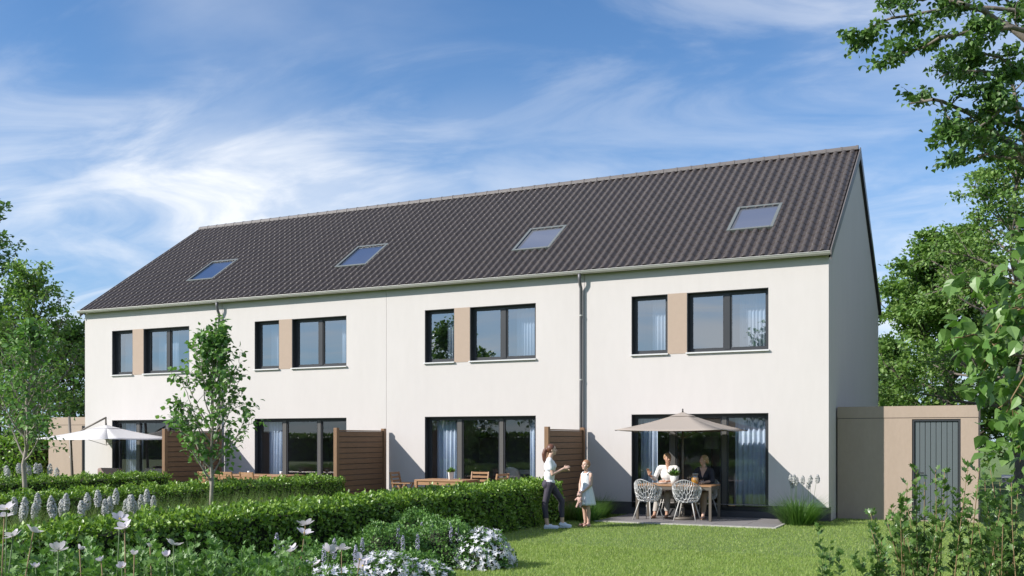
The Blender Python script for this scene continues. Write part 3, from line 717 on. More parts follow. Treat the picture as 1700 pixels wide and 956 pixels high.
# ------------------------------------------------------------------ trees
def segs_mesh(name, P0, P1, R0, R1, n=6):
    P0, P1 = np.asarray(P0, float), np.asarray(P1, float); R0, R1 = np.asarray(R0, float), np.asarray(R1, float)
    T = unit(P1 - P0); up = np.where(np.abs(T[:, 2:3]) > .95, np.array([[0, 1., 0]]), np.array([[0, 0, 1.]]))
    X = unit(np.cross(T, up)); Yv = np.cross(T, X); a = np.arange(n) * 2 * math.pi / n
    ring = X[:, None] * np.cos(a)[None, :, None] + Yv[:, None] * np.sin(a)[None, :, None]
    E1 = P1 + T * (R1 * .4)[:, None]
    V = np.concatenate([P0[:, None] + ring * R0[:, None, None], E1[:, None] + ring * R1[:, None, None]], 1)
    k = np.arange(n); q = np.stack([k, (k + 1) % n, n + (k + 1) % n, n + k], 1).ravel()
    m = len(P0); loops = (q[None] + (np.arange(m) * 2 * n)[:, None]).ravel()
    return np_mesh(name, V.reshape(-1, 3), loops, np.arange(m * n) * 4, True)
class Skel:
    def __init__(s, seed): s.r = np.random.default_rng(seed); s.a = []; s.b = []; s.ra = []; s.rb = []; s.tw = []
    def poly(s, pts, r0, r1):
        pts = np.asarray(pts); m = len(pts) - 1
        for k in range(m):
            s.a.append(pts[k]); s.b.append(pts[k + 1]); s.ra.append(r0 + (r1 - r0) * k / m); s.rb.append(r0 + (r1 - r0) * (k + 1) / m)
    def branch(s, p, d, L_, r0, steps=5, wob=.22, up=.1):
        pts = [np.array(p, float)]; d = unit(np.array(d, float))
        for k in range(steps):
            d = unit(d + s.r.normal(0, wob, 3) * .5 + np.array([0, 0, up])); pts.append(pts[-1] + d * L_ / steps)
        s.poly(pts, r0, max(r0 * .3, .003)); return pts, d
    def spread(s, pts, L_, r0, n_sub, n_twig, flat=.6, up=.05, t0=.25):
        """sub-branches and twigs along a limb; twig points collect leaves"""
        pts = np.asarray(pts); m = len(pts) - 1
        for k in range(n_sub):
            f = t0 + (1 - t0) * (k + s.r.random()) / n_sub; i = min(int(f * m), m - 1); q = pts[i] + (pts[i + 1] - pts[i]) * (f * m - i)
            ax = unit(pts[i + 1] - pts[i]); d = s.r.normal(0, 1, 3) * np.array([1, 1, flat]); d = unit(d - ax * d.dot(ax)) * .9 + ax * .75
            l2 = L_ * s.r.uniform(.28, .52) * (1.15 - .5 * f)
            sp, d2 = s.branch(q, d, l2, r0 * .38, 4, .3, up)
            s.tw += [(p, d2, l2) for p in sp[1:]]
            for j in range(n_twig):
                q2 = sp[s.r.integers(1, len(sp))]; d3 = unit(d2 + s.r.normal(0, .9, 3) * np.array([1, 1, flat]))
                tp, d4 = s.branch(q2, d3, l2 * s.r.uniform(.35, .6), r0 * .16, 3, .3, up)
                s.tw += [(p, d4, l2 * .5) for p in tp[1:]]
    def mesh(s, name, n=6): return segs_mesh(name, s.a, s.b, s.ra, s.rb, n)
    def leaves(s, n, spread, flat=.6, droop=.2):
        T = np.array([t[0] for t in s.tw]); Dd = np.array([t[1] for t in s.tw])
        k = s.r.integers(0, len(T), n); P = T[k] + s.r.normal(0, spread, (n, 3)) * np.array([1, 1, flat])
        Y = unit(Dd[k]) * .6 + s.r.normal(0, .7, (n, 3)) + np.array([0, 0, -droop]); Z = np.array([0, 0, 1.]) + s.r.normal(0, .55, (n, 3))
        return P, Y, Z
def grow_tree(name, label, loc, seed, H, cb, cr, nl, nleaf, lsize, mat, bark, r0, group=None, flat=.55, up=.1, sub=6, tw=3, elev=(15, 55), tmpl=LEAF4, spread=.14, top=.35, droop=.2, lean=(0, 0), cat='tree', n=6, wob=.012):
    s = Skel(seed); r = s.r
    t = empty(name, loc, 0, label, cat, group)
    k = 9; tp = [np.array([lean[0] * (j / k) ** 1.5 + r.normal(0, wob * H) * (0 < j), lean[1] * (j / k) ** 1.5 + r.normal(0, wob * H) * (0 < j), -.05 * (j == 0) + H * .95 * j / k]) for j in range(k + 1)]
    s.poly(tp, r0, r0 * .15)
    az = r.uniform(0, 6.28)
    for j in range(nl):
        f = (j + r.random() * .6) / nl; h = cb + (H * .93 - cb) * f; az += 2.4 + r.normal(0, .3)
        prof = (math.sin(math.pi * min(1, (f * .86 + .14))) ** .7) * (1 - f) + (top + (1 - top) * (1 - f)) * f * .9 + .15
        L_ = cr * prof * r.uniform(.8, 1.15); i = min(int(h / (H * .95) * k), k - 1)
        q = tp[i] + (tp[i + 1] - tp[i]) * (h / (H * .95) * k - i)
        e = R(elev[0] + (elev[1] - elev[0]) * f + r.normal(0, 6))
        rb = r0 * (1 - .75 * h / H) * .55
        pts, d = s.branch(q, (math.cos(az) * math.cos(e), math.sin(az) * math.cos(e), math.sin(e)), L_, rb, 6, .2, up)
        s.spread(pts, L_, rb, sub, tw, flat, up * .4)
    link('trunk', s.mesh('trunk', n), t, bark)
    P, Y, Z = s.leaves(nleaf, spread, flat, droop)
    c = scatter('crown', tmpl, P, Y, Z, r.uniform(lsize * .7, lsize * 1.25, nleaf), mat, t); c['kind'] = 'stuff'
    return t
# saplings in the gardens
grow_tree('sapling', 'slender young tree with round leaves behind the nearest hedge, in front of the downpipe', (-8.1, -9.42, 0), 11, 3.42, .95, 1.02, 26, 2200, .084, 'sap', 'barkpale', .040,
          'young trees in the gardens', elev=(42, 76), up=.14, sub=6, tw=1, wob=.005, spread=.05, flat=1, tmpl=LEAF8, top=.30, droop=.5)
grow_tree('sapling', 'slender young tree with bent pale trunk at the left edge, before the left shed', (-13.75, -8.45, 0), 12, 3.9, 1.25, 1.05, 22, 1900, .088, 'sap', 'barkpale', .055,
          'young trees in the gardens', elev=(35, 68), up=.14, sub=6, tw=1, spread=.06, flat=1, tmpl=LEAF8, top=.4, droop=.5, lean=(.15, .05), wob=.007)
# trees behind the houses on the left
def place(px, depth): p = CAM + (FW + RT * (px - 850) / FPX) * depth; return (p[0], p[1], 0)
def hgt(py, depth): return 1.75 + (HOR - py) / FPX * depth
GL, GR, GB = 'trees behind the left end of the houses', 'trees behind the right shed', 'trees across the garden opposite the houses'
grow_tree('broadleaf_tree', 'tall dark tree cut by the left edge of the picture', place(-70, 42), 21, 12.4, 2.6, 3.3, 34, 6000, .20, 'crown', 'barkdark', .22, GL, flat=.35, up=.04, elev=(5, 45), spread=.16)
grow_tree('broadleaf_tree', 'airy green tree left of the house with open pale branches', place(52, 40), 22, 8.6, 1.6, 2.3, 34, 7000, .16, 'crownlight', 'bark', .14, GL, flat=.5, elev=(25, 60), spread=.13)
grow_tree('broadleaf_tree', 'small dark tree touching the left corner of the house', place(120, 44), 23, 6.6, 1.0, 1.9, 28, 7500, .17, 'crown', 'barkdark', .12, GL, elev=(20, 60), spread=.16)
grow_tree('broadleaf_tree', 'dark full tree at the left edge behind the bent sapling', place(0, 46), 24, 7.0, .6, 2.6, 30, 7500, .19, 'crown', 'barkdark', .16, GL, elev=(8, 50), spread=.2)
# trees behind the shed on the right
grow_tree('broadleaf_tree', 'broad green tree right of the gable with tiered foliage above the shed', place(1572, 36), 31, 9.0, 1.0, 3.6, 50, 52000, .165, 'crownlight', 'barkdark', .17, GR, flat=.36, up=.05, elev=(2, 50), spread=.18, top=.2)
grow_tree('broadleaf_tree', 'dark bush-like tree close behind the right gable', place(1478, 41), 32, 5.8, .4, 1.5, 26, 9000, .16, 'crown', 'barkdark', .12, GR, elev=(15, 60), spread=.18)
grow_tree('broadleaf_tree', 'tall tree with open grey trunk behind the overhanging branches', place(1690, 30), 33, 10.6, 2.2, 3.0, 40, 20000, .13, 'crownlight', 'bark', .17, GR, flat=.35, up=.05, elev=(5, 55), spread=.14)
grow_tree('broadleaf_tree', 'green tree at the right edge across the road', place(1780, 46), 34, 9.0, 1.5, 3.6, 30, 15000, .19, 'crown', 'barkdark', .2, GR, flat=.4, elev=(5, 50), spread=.2)
grow_tree('street_tree', 'thin dark trunked tree by the road right of the shed', place(1690, 31), 35, 5.0, 2.6, 1.4, 14, 3000, .13, 'crown', 'barkdark', .10, GR, elev=(20, 60), spread=.15)
for k, (x, y, hh) in enumerate([(13.0, 2.5, 9.5), (13.5, 10.0, 10.5), (14, 18, 11)]):  # out of view, added to keep sky light off the gable
    grow_tree('broadleaf_tree', ['dense tree right of the picture, nearest to the lawn', 'dense tree right of the picture, beside the gable', 'dense tree right of the picture, by the road'][k], (x, y, 0), 50 + k, hh, .8, 4.2, 34, 11000, .30, 'crown', 'barkdark', .22, GR, elev=(5, 55), spread=.25)
# trees opposite the houses: they show only in the window glass and shade the sky there
for k, (x, y, hh, cr) in enumerate([(-34, -44, 9.5, 4.2), (-25, -47, 8, 4), (-9, -44, 8.6, 4.0), (-1, -49, 10.5, 4.5), (9, -45, 8.2, 4.0), (16, -50, 10.5, 4.6), (27, -46, 9.2, 4.2), (37, -49, 11, 5), (48, -47, 10, 4.6)]):
    grow_tree('broadleaf_tree', 'green tree opposite the houses, ' + ORD[k] + ' of the row mirrored in the window glass', (x, y, 0), 60 + k, hh, 1.0, cr, 24, 5200, .34, 'crown', 'barkdark', .2, GB, elev=(8, 55), spread=.25)
hedge(-110, 60, -41, -40, 1.9, 'long hedge opposite the houses, mirrored in the terrace doors', 45, 6, .30, group='tall hedges behind the gardens')

# overhanging tree at the upper right: trunk stands right of the picture, limbs follow the photograph
def limb_tree(name, label, depth, trunk_px, trunk_top, r0, limbs, seed, nleaf, lsize, mat, bark, sub, tw, spread, flat, tmpl, droop, cat='tree', djit=.6, objs=0, LF=.42):
    base = np.array(place(trunk_px, depth)); s = Skel(seed)
    t = empty(name, tuple(base), 0, label, cat)
    tp = [base - base + np.array([0, 0, -.05])] + [np.array([.03 * math.sin(j * 2.1), .03 * math.cos(j * 1.7), trunk_top * j / 7]) for j in range(1, 8)]
    s.poly(tp, r0, r0 * .45)
    for L_ in limbs:
        rr, dz, pix = L_[0], L_[1], L_[2]
        pts = [atd(px, py, depth + dz + (k / len(pix)) * s.r.normal(0, djit)) - base for k, (px, py) in enumerate(pix)]
        # join to the trunk
        z = min(max(pts[0][2] - .15, .3), trunk_top); j = min(int(z / trunk_top * 7), 6); q = tp[j] + (tp[j + 1] - tp[j]) * (z / trunk_top * 7 - j)
        full = [q, (q + pts[0]) / 2 + np.array([0, 0, -.04])] + pts
        fine = []
        for a, b in zip(full, full[1:]):
            for u in (0, .5): fine.append(a + (b - a) * u + s.r.normal(0, .012 * depth / 6, 3) * (u > 0))
        fine.append(full[-1]); s.poly(fine, rr, rr * .22)
        Lm = sum(np.linalg.norm(b - a) for a, b in zip(pts, pts[1:]))
        s.spread(pts, max(Lm * LF, .3), rr * .7, sub, tw, flat, .02, .0)
    link('trunk', s.mesh('trunk', 7), t, bark)
    P, Y, Z = s.leaves(nleaf, spread, flat, droop); sz = s.r.uniform(lsize * .75, lsize * 1.2, nleaf)
    if objs:
        c = empty('crown'); c.parent = t
        # the largest leaves in view are single leaves
        w = (P + base - CAM) @ FW; u = 850 + FPX * ((P + base - CAM) @ RT) / w
        order = np.argsort(-(sz / w) + 10 * (u > 1715)); pick, rest = order[:objs], order[objs:]
        lm = MB().add(*tmpl).mesh('leaf'); lm.materials.append(M[mat + '_obj'] if mat + '_obj' in M else M[mat])
        Fr = frames(Y[pick], Z[pick])
        for k, i in enumerate(pick):
            o = link('leaf', lm, c); o.matrix_local = Matrix.Translation(Vector(P[i])) @ Matrix(Fr[k].tolist()).to_4x4() @ Matrix.Scale(sz[i], 4)
        if len(rest):
            f = scatter('small_leaves', tmpl, P[rest], Y[rest], Z[rest], sz[rest], mat, c); f['kind'] = 'stuff'
    else:
        c = scatter('crown', tmpl, P, Y, Z, sz, mat, t); c['kind'] = 'stuff'
    return t
def obj_leaf_mat(name, cols, tr):
    m = bsdf(name, cols[1], .36, trans=tr, spec=.5); t = m.node_tree
    oi = N(t, 'ShaderNodeObjectInfo'); rp = N(t, 'ShaderNodeValToRGB'); t.links.new(oi.outputs['Random'], rp.inputs[0])
    e = rp.color_ramp.elements; e[0].color = (*cols[0], 1); e[1].color = (*cols[-1], 1)
    q = e.new(.5); q.color = (*cols[1], 1)
    t.links.new(rp.outputs[0], t.nodes['Principled BSDF'].inputs['Base Color'])
    for nd in t.nodes:
        if nd.type == 'BSDF_TRANSLUCENT': t.links.new(rp.outputs[0], nd.inputs[0])
    return m
M['near_obj'] = obj_leaf_mat('near_leaf', [(.10, .20, .045), (.16, .29, .075), (.24, .38, .13)], .35)
M['shrub_obj'] = obj_leaf_mat('shrub_leaf', [(.06, .13, .030), (.10, .195, .048), (.145, .25, .07)], .25)
limb_tree('overhanging_tree', 'tall tree leaning in from the right with leafy boughs against the sky', 13.5, 1790, 8.2, .16, [
    (.060, 0, [(1702, 262), (1671, 233), (1626, 198), (1590, 180), (1550, 165), (1510, 172)]),
    (.045, .3, [(1704, 250), (1691, 200), (1681, 140), (1651, 120), (1600, 118), (1560, 128)]),
    (.030, 0, [(1640, 205), (1634, 160), (1655, 140), (1690, 110)]),
    (.070, -.3, [(1710, 70), (1651, 32), (1600, 8), (1555, -10), (1500, -6)]),
    (.040, -.5, [(1680, 45), (1620, 50), (1560, 62), (1500, 88), (1478, 95)]),
    (.035, .2, [(1600, 10), (1540, 20), (1480, 30), (1440, 48), (1424, 62)]),
    (.035, .6, [(1720, 130), (1660, 95), (1610, 85), (1570, 100)]),
    (.040, .5, [(1730, 300), (1690, 262), (1640, 255), (1595, 268), (1575, 262)]),
    (.040, 1, [(1740, 60), (1690, 20), (1650, -20), (1600, -40)]),
    (.040, -.2, [(1720, 190), (1670, 172), (1620, 215), (1580, 225)])],
    41, 7400, .074, 'crown', 'bark', 9, 3, .075, .42, LEAF8, .55, LF=.34)
limb_tree('near_tree', 'close leafy young tree at the right edge with big pale green leaves', 5.7, 1815, 3.0, .035, [
    (.012, 0, [(1740, 500), (1680, 470), (1630, 468), (1604, 474)]),
    (.013, .1, [(1745, 560), (1690, 530), (1640, 560), (1600, 560), (1572, 566)]),
    (.012, -.1, [(1740, 600), (1690, 590), (1650, 594), (1628, 622), (1622, 640)]),
    (.012, .2, [(1750, 660), (1700, 640), (1680, 660), (1668, 690)]),
    (.010, 0, [(1760, 690), (1720, 690), (1695, 705), (1676, 722)]),
    (.012, .1, [(1760, 720), (1710, 720), (1690, 740), (1672, 755)]),
    (.012, .3, [(1750, 460), (1710, 420), (1690, 400)]),
    (.012, -.2, [(1745, 540), (1700, 510), (1665, 530), (1640, 575)]),
    (.012, -.2, [(1750, 640), (1710, 620), (1692, 640), (1682, 690)]),
    (.012, .2, [(1760, 480), (1715, 470), (1680, 500), (1660, 540)])],
    42, 640, .084, 'near', 'stembrown', 4, 1, .05, 1.0, LEAF8, .9, djit=.12, objs=290, LF=.30)

# ------------------------------------------------------------------ grasses, shrubs and flowers
def grass_clump(name, loc, seed, n, H, spread, mat, label, group=None, plumes=0, width=.007, cat='grass', out=.55, ph=1.0):
    r = np.random.default_rng(seed); t = empty(name, loc, 0, label, cat, group)
    a = r.uniform(0, 6.283, n); q = np.sqrt(r.random(n)) * spread; P = np.stack([np.cos(a) * q, np.sin(a) * q, np.zeros(n) - .02], 1)
    tilt = r.uniform(.1, out, n); Y = np.stack([np.cos(a) * tilt + r.normal(0, .12, n), np.sin(a) * tilt + r.normal(0, .12, n), np.ones(n)], 1)
    # blades bend over: their upper side faces inwards so that the tip (template +Z) points outwards
    Z = np.stack([np.cos(a), np.sin(a), -.6 + 0 * a], 1) + r.normal(0, .25, (n, 3))
    f = scatter('blades', BLADE, P, Y, Z, r.uniform(.55, 1.0, n) * H, mat, t, width=r.uniform(width * .6, width * 1.3, n)); f['kind'] = 'stuff'
    for k in range(plumes):
        plume(t, (r.uniform(-spread, spread), r.uniform(-spread, spread), 0), H * r.uniform(.92, 1.12) * ph, r, .040, .17)
    return t
FLORET = ([(0, -.5, 0), (.5, 0, .2), (0, .5, 0), (-.5, 0, .2), (0, 0, .45)], [(0, 1, 4), (1, 2, 4), (2, 3, 4), (3, 0, 4)])
def plume(parent, base, H, r, rad, length, mat='plume', dens=170, name='plume', lean=.05):
    dx, dy = r.normal(0, lean, 2)
    p = empty(name, base); p.parent = parent
    MB().tube([(0, 0, -.03), (dx * .4, dy * .4, H * .5), (dx, dy, H)], [.005, .004, .003], 5).build('stem', 'stemgreen', p)
    z = r.random(dens); a = r.uniform(0, 6.283, dens); rr = rad * np.sin(np.pi * np.clip(z * .86 + .12, 0, 1)) ** .6 * r.uniform(.75, 1.1, dens)
    P = np.stack([np.cos(a) * rr + dx, np.sin(a) * rr + dy, H - length + z * length], 1); Zd = np.stack([np.cos(a), np.sin(a), .5 + 0 * a], 1)
    scatter('florets', FLORET, P, r.normal(0, 1, (dens, 3)) + np.array([0, 0, .5]), Zd, r.uniform(.7, 1.2, dens) * rad * .62, mat, p)
grass_clump('ornamental_grass', tuple(gnd(1325, 871)), 71, 1300, .78, .28, 'darkgrass', 'green ornamental grass clump with plumes at the right front corner of the house', 'ornamental grass clumps', 8, .016, ph=1.18, out=.75)
for k, (x, y) in enumerate([(-5.15, -1.75), (-4.75, -1.1), (-4.95, -.5), (-4.62, -2.0)]):
    grass_clump('ornamental_grass', (x, y, 0), 72 + k, 420, .60, .22, 'tallgrass' if k in (0, 2) else 'darkgrass', ['pale', 'dark green', 'yellowish', 'low dark'][k] + ' grass clump beside the wooden screen behind the girl, ' + ['nearest the post', 'in the middle', 'nearest the wall', 'nearest the lawn'][k], 'grass clumps beside the screen', 0, .014)
# grass strip with pale plumes behind the nearest hedge
r = np.random.default_rng(80)
n = 14000
GPx = np.stack([r.uniform(-7.5, -6.05, n), r.uniform(-15.2, -8.6, n), np.zeros(n)], 1)
gs = scatter('meadow_grass', BLADE, GPx, np.stack([r.normal(0, .22, n), r.normal(0, .22, n), np.ones(n)], 1), r.normal(0, 1, (n, 3)), r.uniform(.70, 1.04, n), 'tallgrass', width=r.uniform(.005, .010, n))
tag(gs, 'tall pale green meadow grass behind the nearest hedge', 'grass', kind='stuff')
PL = [(20, 826), (38, 832), (48, 826), (61, 819), (30, 838), (72, 834), (95, 823), (100, 833), (115, 819), (127, 831), (141, 831), (150, 818), (160, 813), (158, 830), (171, 829), (183, 825), (193, 812), (207, 829), (216, 821), (225, 821), (231, 832), (242, 821), (252, 812), (258, 823), (106, 829), (84, 833)]
for k, (px, py) in enumerate(PL):
    xx = -6.35 - .9 * r.random(); d = ray(px, py); tt = (xx - CAM[0]) / d[0]; p = CAM + d * tt
    t = empty('plume_flower', (p[0], p[1], 0), 0, 'pale plume flower in the grass behind the nearest hedge, ' + rank(PL, (px, py)) + ' from the left', 'flower', 'pale plume flowers behind the nearest hedge')
    plume(t, (0, 0, 0), p[2], r, .036, .20, dens=230)
for k in range(9):
    px = 8 + k * 11; p = gnd(px, 800); d = ray(px, 772 + r.uniform(-4, 6)); xx = -18.5 - r.random(); p = CAM + d * ((xx - CAM[0]) / d[0])
    t = empty('plume_flower', (p[0], p[1], 0), 0, 'small pale plume flower beyond the farthest hedge, ' + ORD[k] + ' from the left', 'flower', 'pale plume flowers beyond the farthest hedge')
    plume(t, (0, 0, 0), p[2], r, .06, .26, dens=130)

def stalk_plant(name, loc, seed, tops, leafsize, mat, tmpl, label, group, per=46, stem='stemgreen', r0=.006, cat='plant', spread=.02, objs=0, basespread=.12, out=.8):
    """several leafy stems from one root; tops are points in the scene"""
    r = np.random.default_rng(seed); loc = np.array(loc, float); t = empty(name, tuple(loc), 0, label, cat, group)
    st = MB(); P, Y, Z = [], [], []
    for tp in tops:
        tp = np.array(tp) - loc; b = np.array([tp[0] * .45 + r.normal(0, basespread), tp[1] * .45 + r.normal(0, basespread), -.03]); mid = b * .5 + tp * .5 + np.array([r.normal(0, .02), r.normal(0, .02), .03])
        pts = [b * (1 - u) ** 2 + 2 * u * (1 - u) * mid + u * u * tp for u in np.linspace(0, 1, 7)]
        st.tube(pts, [r0 * (1 - .7 * u) for u in np.linspace(0, 1, 7)], 5)
        n = per; u = r.random(n) ** .75; u = .12 + .88 * u; c = (b[None] * ((1 - u) ** 2)[:, None] + mid[None] * (2 * u * (1 - u))[:, None] + tp[None] * (u * u)[:, None])
        a = r.uniform(0, 6.283, n); o = np.stack([np.cos(a), np.sin(a), .55 + .7 * u], 1)
        P.append(c + o * spread * r.random((n, 1))); Y.append(o * out + r.normal(0, .25, (n, 3))); Z.append(np.array([0, 0, 1.]) + o * -.4 + r.normal(0, .35, (n, 3)))
    st.build('stems', stem, t, True)
    P, Y, Z = np.concatenate(P), np.concatenate(Y), np.concatenate(Z); n = len(P); sz = r.uniform(leafsize * .65, leafsize * 1.25, n)
    if objs:
        order = np.argsort(-sz); pick, rest = order[:objs], order[objs:]; c = empty('foliage'); c.parent = t
        lm = MB().add(*tmpl).mesh('leaf'); lm.materials.append(M[mat + '_obj']); Fr = frames(Y[pick], Z[pick])
        for k, i in enumerate(pick):
            o = link('leaf', lm, c); o.matrix_local = Matrix.Translation(Vector(P[i])) @ Matrix(Fr[k].tolist()).to_4x4() @ Matrix.Scale(sz[i], 4)
        f = scatter('small_leaves', tmpl, P[rest], Y[rest], Z[rest], sz[rest], mat, c); f['kind'] = 'stuff'
    else:
        f = scatter('foliage', tmpl, P, Y, Z, sz, mat, t); f['kind'] = 'stuff'
    return t
# shrub in the right foreground
r = np.random.default_rng(90)
tops = [(1521, 780), (1553, 780), (1568, 783), (1506, 805), (1494, 826), (1589, 812), (1471, 861), (1451, 871), (1535, 800), (1480, 845)]
more = [(r.uniform(1440, 1600), r.uniform(840, 900)) for _ in range(16)]
stalk_plant('shrub', place(1535, 7.4), 91, [atd(x, y, 7.4 + r.normal(0, .22)) for x, y in tops + more], .062, 'shrub', LOBED, 'bushy lobed-leaf shrub in the right foreground in front of the grey shed door', 'shrubs in the right foreground', 62, 'stembrown', .007, 'shrub', .02, 290, .10)
tops = [(1607, 777), (1626, 776), (1644, 780), (1679, 791), (1660, 800), (1690, 815), (1705, 800), (1635, 795)]
more = [(r.uniform(1600, 1720), r.uniform(820, 900)) for _ in range(16)]
stalk_plant('shrub', place(1655, 7.1), 92, [atd(x, y, 7.1 + r.normal(0, .22)) for x, y in tops + more], .062, 'shrub', LOBED, 'bushy lobed-leaf shrub at the right foreground corner of the picture', 'shrubs in the right foreground', 62, 'stembrown', .007, 'shrub', .02, 290, .10)
stalk_plant('shrub', place(1378, 7.2), 93, [atd(x, y, 7.2 + r.normal(0, .1)) for x, y in [(1357, 879), (1378, 903), (1394, 922), (1368, 915)]], .058, 'shrub', LOBED, 'thin dark shoots at the lower edge, left of the right foreground shrub', 'shrubs in the right foreground', 40, 'stemgreen', .005, 'shrub', .015, 60, .05)
stalk_plant('shrub', place(1440, 7.2), 94, [atd(x, y, 7.2 + r.normal(0, .1)) for x, y in [(1418, 920), (1447, 905), (1458, 915), (1430, 930)]], .058, 'shrub', LOBED, 'short leafy shoots at the lower edge between thin shoots and the right shrub', 'shrubs in the right foreground', 40, 'stemgreen', .005, 'shrub', .015, 60, .05)
# leafy perennials in the left foreground
HP = [(px, 8.0 + 1.0 * math.sin(k * 2.3) + (k % 3) * .25) for k, px in enumerate(range(-30, 520, 22))]
for k, (px, d) in enumerate(HP):
    tp = [atd(px + r.normal(0, 18), r.uniform(886, 930) + (10 if px > 380 else 0), d + r.normal(0, .2)) for _ in range(3)] + [atd(px + r.normal(0, 16), r.uniform(915, 955), d + r.normal(0, .25)) for _ in range(5)]
    stalk_plant('leafy_perennial', place(px, d), 100 + k, tp, .060, 'herb', LOBED, 'bushy green perennial in the left foreground, ' + ORD[k] + ' from the left', 'leafy perennials in the left foreground', 44, 'stemgreen', .005, 'plant', .02, 0, .10)
# big white anemones
PETAL = ([(0, 0, 0), (.26, .30, .10), (.34, .66, .26), (.14, .98, .36), (-.14, .98, .36), (-.34, .66, .26), (-.26, .30, .10), (0, .5, .10)],
         [(0, 1, 7), (1, 2, 7), (2, 3, 7), (3, 4, 7), (4, 5, 7), (5, 6, 7), (6, 0, 7)])
petal_me = MB().add(*PETAL).mesh('petal', True); petal_me.materials.append(M['petal'])
cen_me = MB().ell((0, 0, .12), (.16, .16, .12), n=8, m=5).mesh('flower_centre', True); cen_me.materials.append(M['pollen'])
AN = [(11, 846), (7, 858), (22, 891), (55, 884), (199, 862), (207, 877), (97, 914), (132, 913), (288, 905), (223, 922), (59, 943), (249, 909), (277, 924), (507, 872), (505, 886), (483, 916), (546, 917), (567, 913), (519, 939), (597, 930), (603, 940), (168, 932), (203, 942)]
for k, (px, py) in enumerate(AN):
    d = 6.9 + .35 * math.sin(k * 1.9) + (2.0 if px > 470 else 0); small = k in (9, 10, 12, 21, 22, 11, 7)
    p = atd(px, py, d); t = empty('anemone', (p[0], p[1], 0), 0, ('half-open white anemone' if small else 'large white open anemone') + ' on a tall stem, ' + 'near the lower edge, ' + rank(AN, (px, py)) + ' from the left', 'flower',
        'white anemones ' + ('small ' if small else 'large ') + ('by the star flowers' if px > 470 else 'in the left foreground'))
    bx, by = r.normal(0, .05, 2)
    MB().tube([(bx, by, -.02), (bx * .6, by * .6, p[2] * .55), (0, 0, p[2])], [.006, .005, .004], 6).build('stem', 'stembrown' if k % 2 else 'stemgreen', t, True)
    f = empty('flower', (0, 0, p[2])); f.parent = t; f.rotation_euler = (r.normal(0, .25) + .25, r.normal(0, .25), r.uniform(0, 6.28))
    s = (.044 if small else .068) * (1.25 if px > 470 else 1)
    for j in range(6):
        o = link('petal', petal_me, f); o.rotation_euler = (r.normal(.12 if not small else .5, .10), 0, j * math.pi / 3 + r.normal(0, .06)); o.scale = (s, s, s * r.uniform(.8, 1.3))
    o = link('flower_centre', cen_me, f); o.scale = (s * .8,) * 3
    n = 9; a = r.uniform(0, 6.283, n); o_ = np.stack([np.cos(a), np.sin(a), .3 + 0 * a], 1); zz = r.uniform(.25, .85, n) * p[2]
    scatter('leaves', LOBED, np.stack([bx * .5 + 0 * a, by * .5 + 0 * a, zz], 1), o_, np.array([0, 0, 1.]) + r.normal(0, .3, (n, 3)), r.uniform(.07, .11, n), 'herb', t)
# green mounds
def mound(px, py, depth, rx, rz, seed, label, mat='mound', n=5200, ls=.040, group='rounded green mounds in the flower bed'):
    rr = np.random.default_rng(seed); c = place(px, depth); t = empty('mound_shrub', c, 0, label, 'shrub', group)
    v = unit(rr.normal(0, 1, (n, 3))); v[:, 2] = np.abs(v[:, 2]); bmp = 1 + .10 * np.sin(v[:, 0] * 9 + seed) * np.sin(v[:, 1] * 8) + .07 * np.sin(v[:, 2] * 17 + v[:, 0] * 13)
    P = v * np.array([rx, rx, rz]) * (bmp * rr.uniform(.86, 1.03, n))[:, None]
    f = scatter('foliage', LEAF4, P, v + rr.normal(0, .7, (n, 3)), v + np.array([0, 0, .4]) + rr.normal(0, .5, (n, 3)), rr.uniform(ls * .7, ls * 1.3, n), mat, t); f['kind'] = 'stuff'
    MB().ell((0, 0, -.02), (rx * .84, rx * .84, rz * .84), n=14, m=8).build('twigs', 'hedgecore', t, True)  # solid dark core blocking light through the mound, as in the hedges
    return t
mound(735, 905, 13.6, .62, .62, 201, 'rounded fresh green mound behind the white star flowers, rightmost')
mound(640, 905, 13.2, .58, .58, 202, 'rounded fresh green mound in the middle of the flower bed')
mound(690, 900, 14.6, .50, .66, 203, 'rounded green mound at the back of the flower bed against the hedge')
mound(560, 905, 11.6, .45, .52, 204, 'rounded green mound left in the flower bed behind the lilac spikes')
mound(690, 940, 11.8, .40, .36, 205, 'low green mound at the front between the two white star flower shrubs')
mound(440, 905, 10.6, .45, .45, 206, 'dark green mound between the leafy perennials and the lilac spikes')
STARF = ([(0, 0, .0)] + [(math.cos(a) * q, math.sin(a) * q, zz) for k in range(5) for a, q, zz in ((2 * math.pi * k / 5 - .33, .42, .10), (2 * math.pi * k / 5, 1.0, .30))],
         [(0, 1 + 2 * k, 2 + 2 * k, 1 + (2 * k + 2) % 10) for k in range(5)])
star_me = MB().add(*STARF).mesh('blossom'); star_me.materials.append(M['star'])
def star_shrub(px, py, depth, rx, rz, seed, nb, label):
    t = mound(px, py, depth, rx, rz, seed, label, 'mound', 2600, .04, 'white star flower shrubs'); t.name = 'star_flower_shrub'
    rr = np.random.default_rng(seed + 5)
    cnt = 0
    while cnt < nb:
        v = unit(rr.normal(0, 1, 3)); v[2] = abs(v[2])
        if v @ FW > .35: continue
        o = link('blossom', star_me, t); P = v * np.array([rx, rx, rz]) * rr.uniform(.98, 1.14); o.location = P
        nrm = unit(v + rr.normal(0, .35, 3)); o.rotation_euler = Vector(nrm).to_track_quat('Z', 'Y').to_euler(); o.scale = (rr.uniform(.034, .054),) * 3; cnt += 1
star_shrub(800, 905, 13.4, .42, .48, 211, 290, 'white star-flowered shrub at the right end of the flower bed by the lawn')
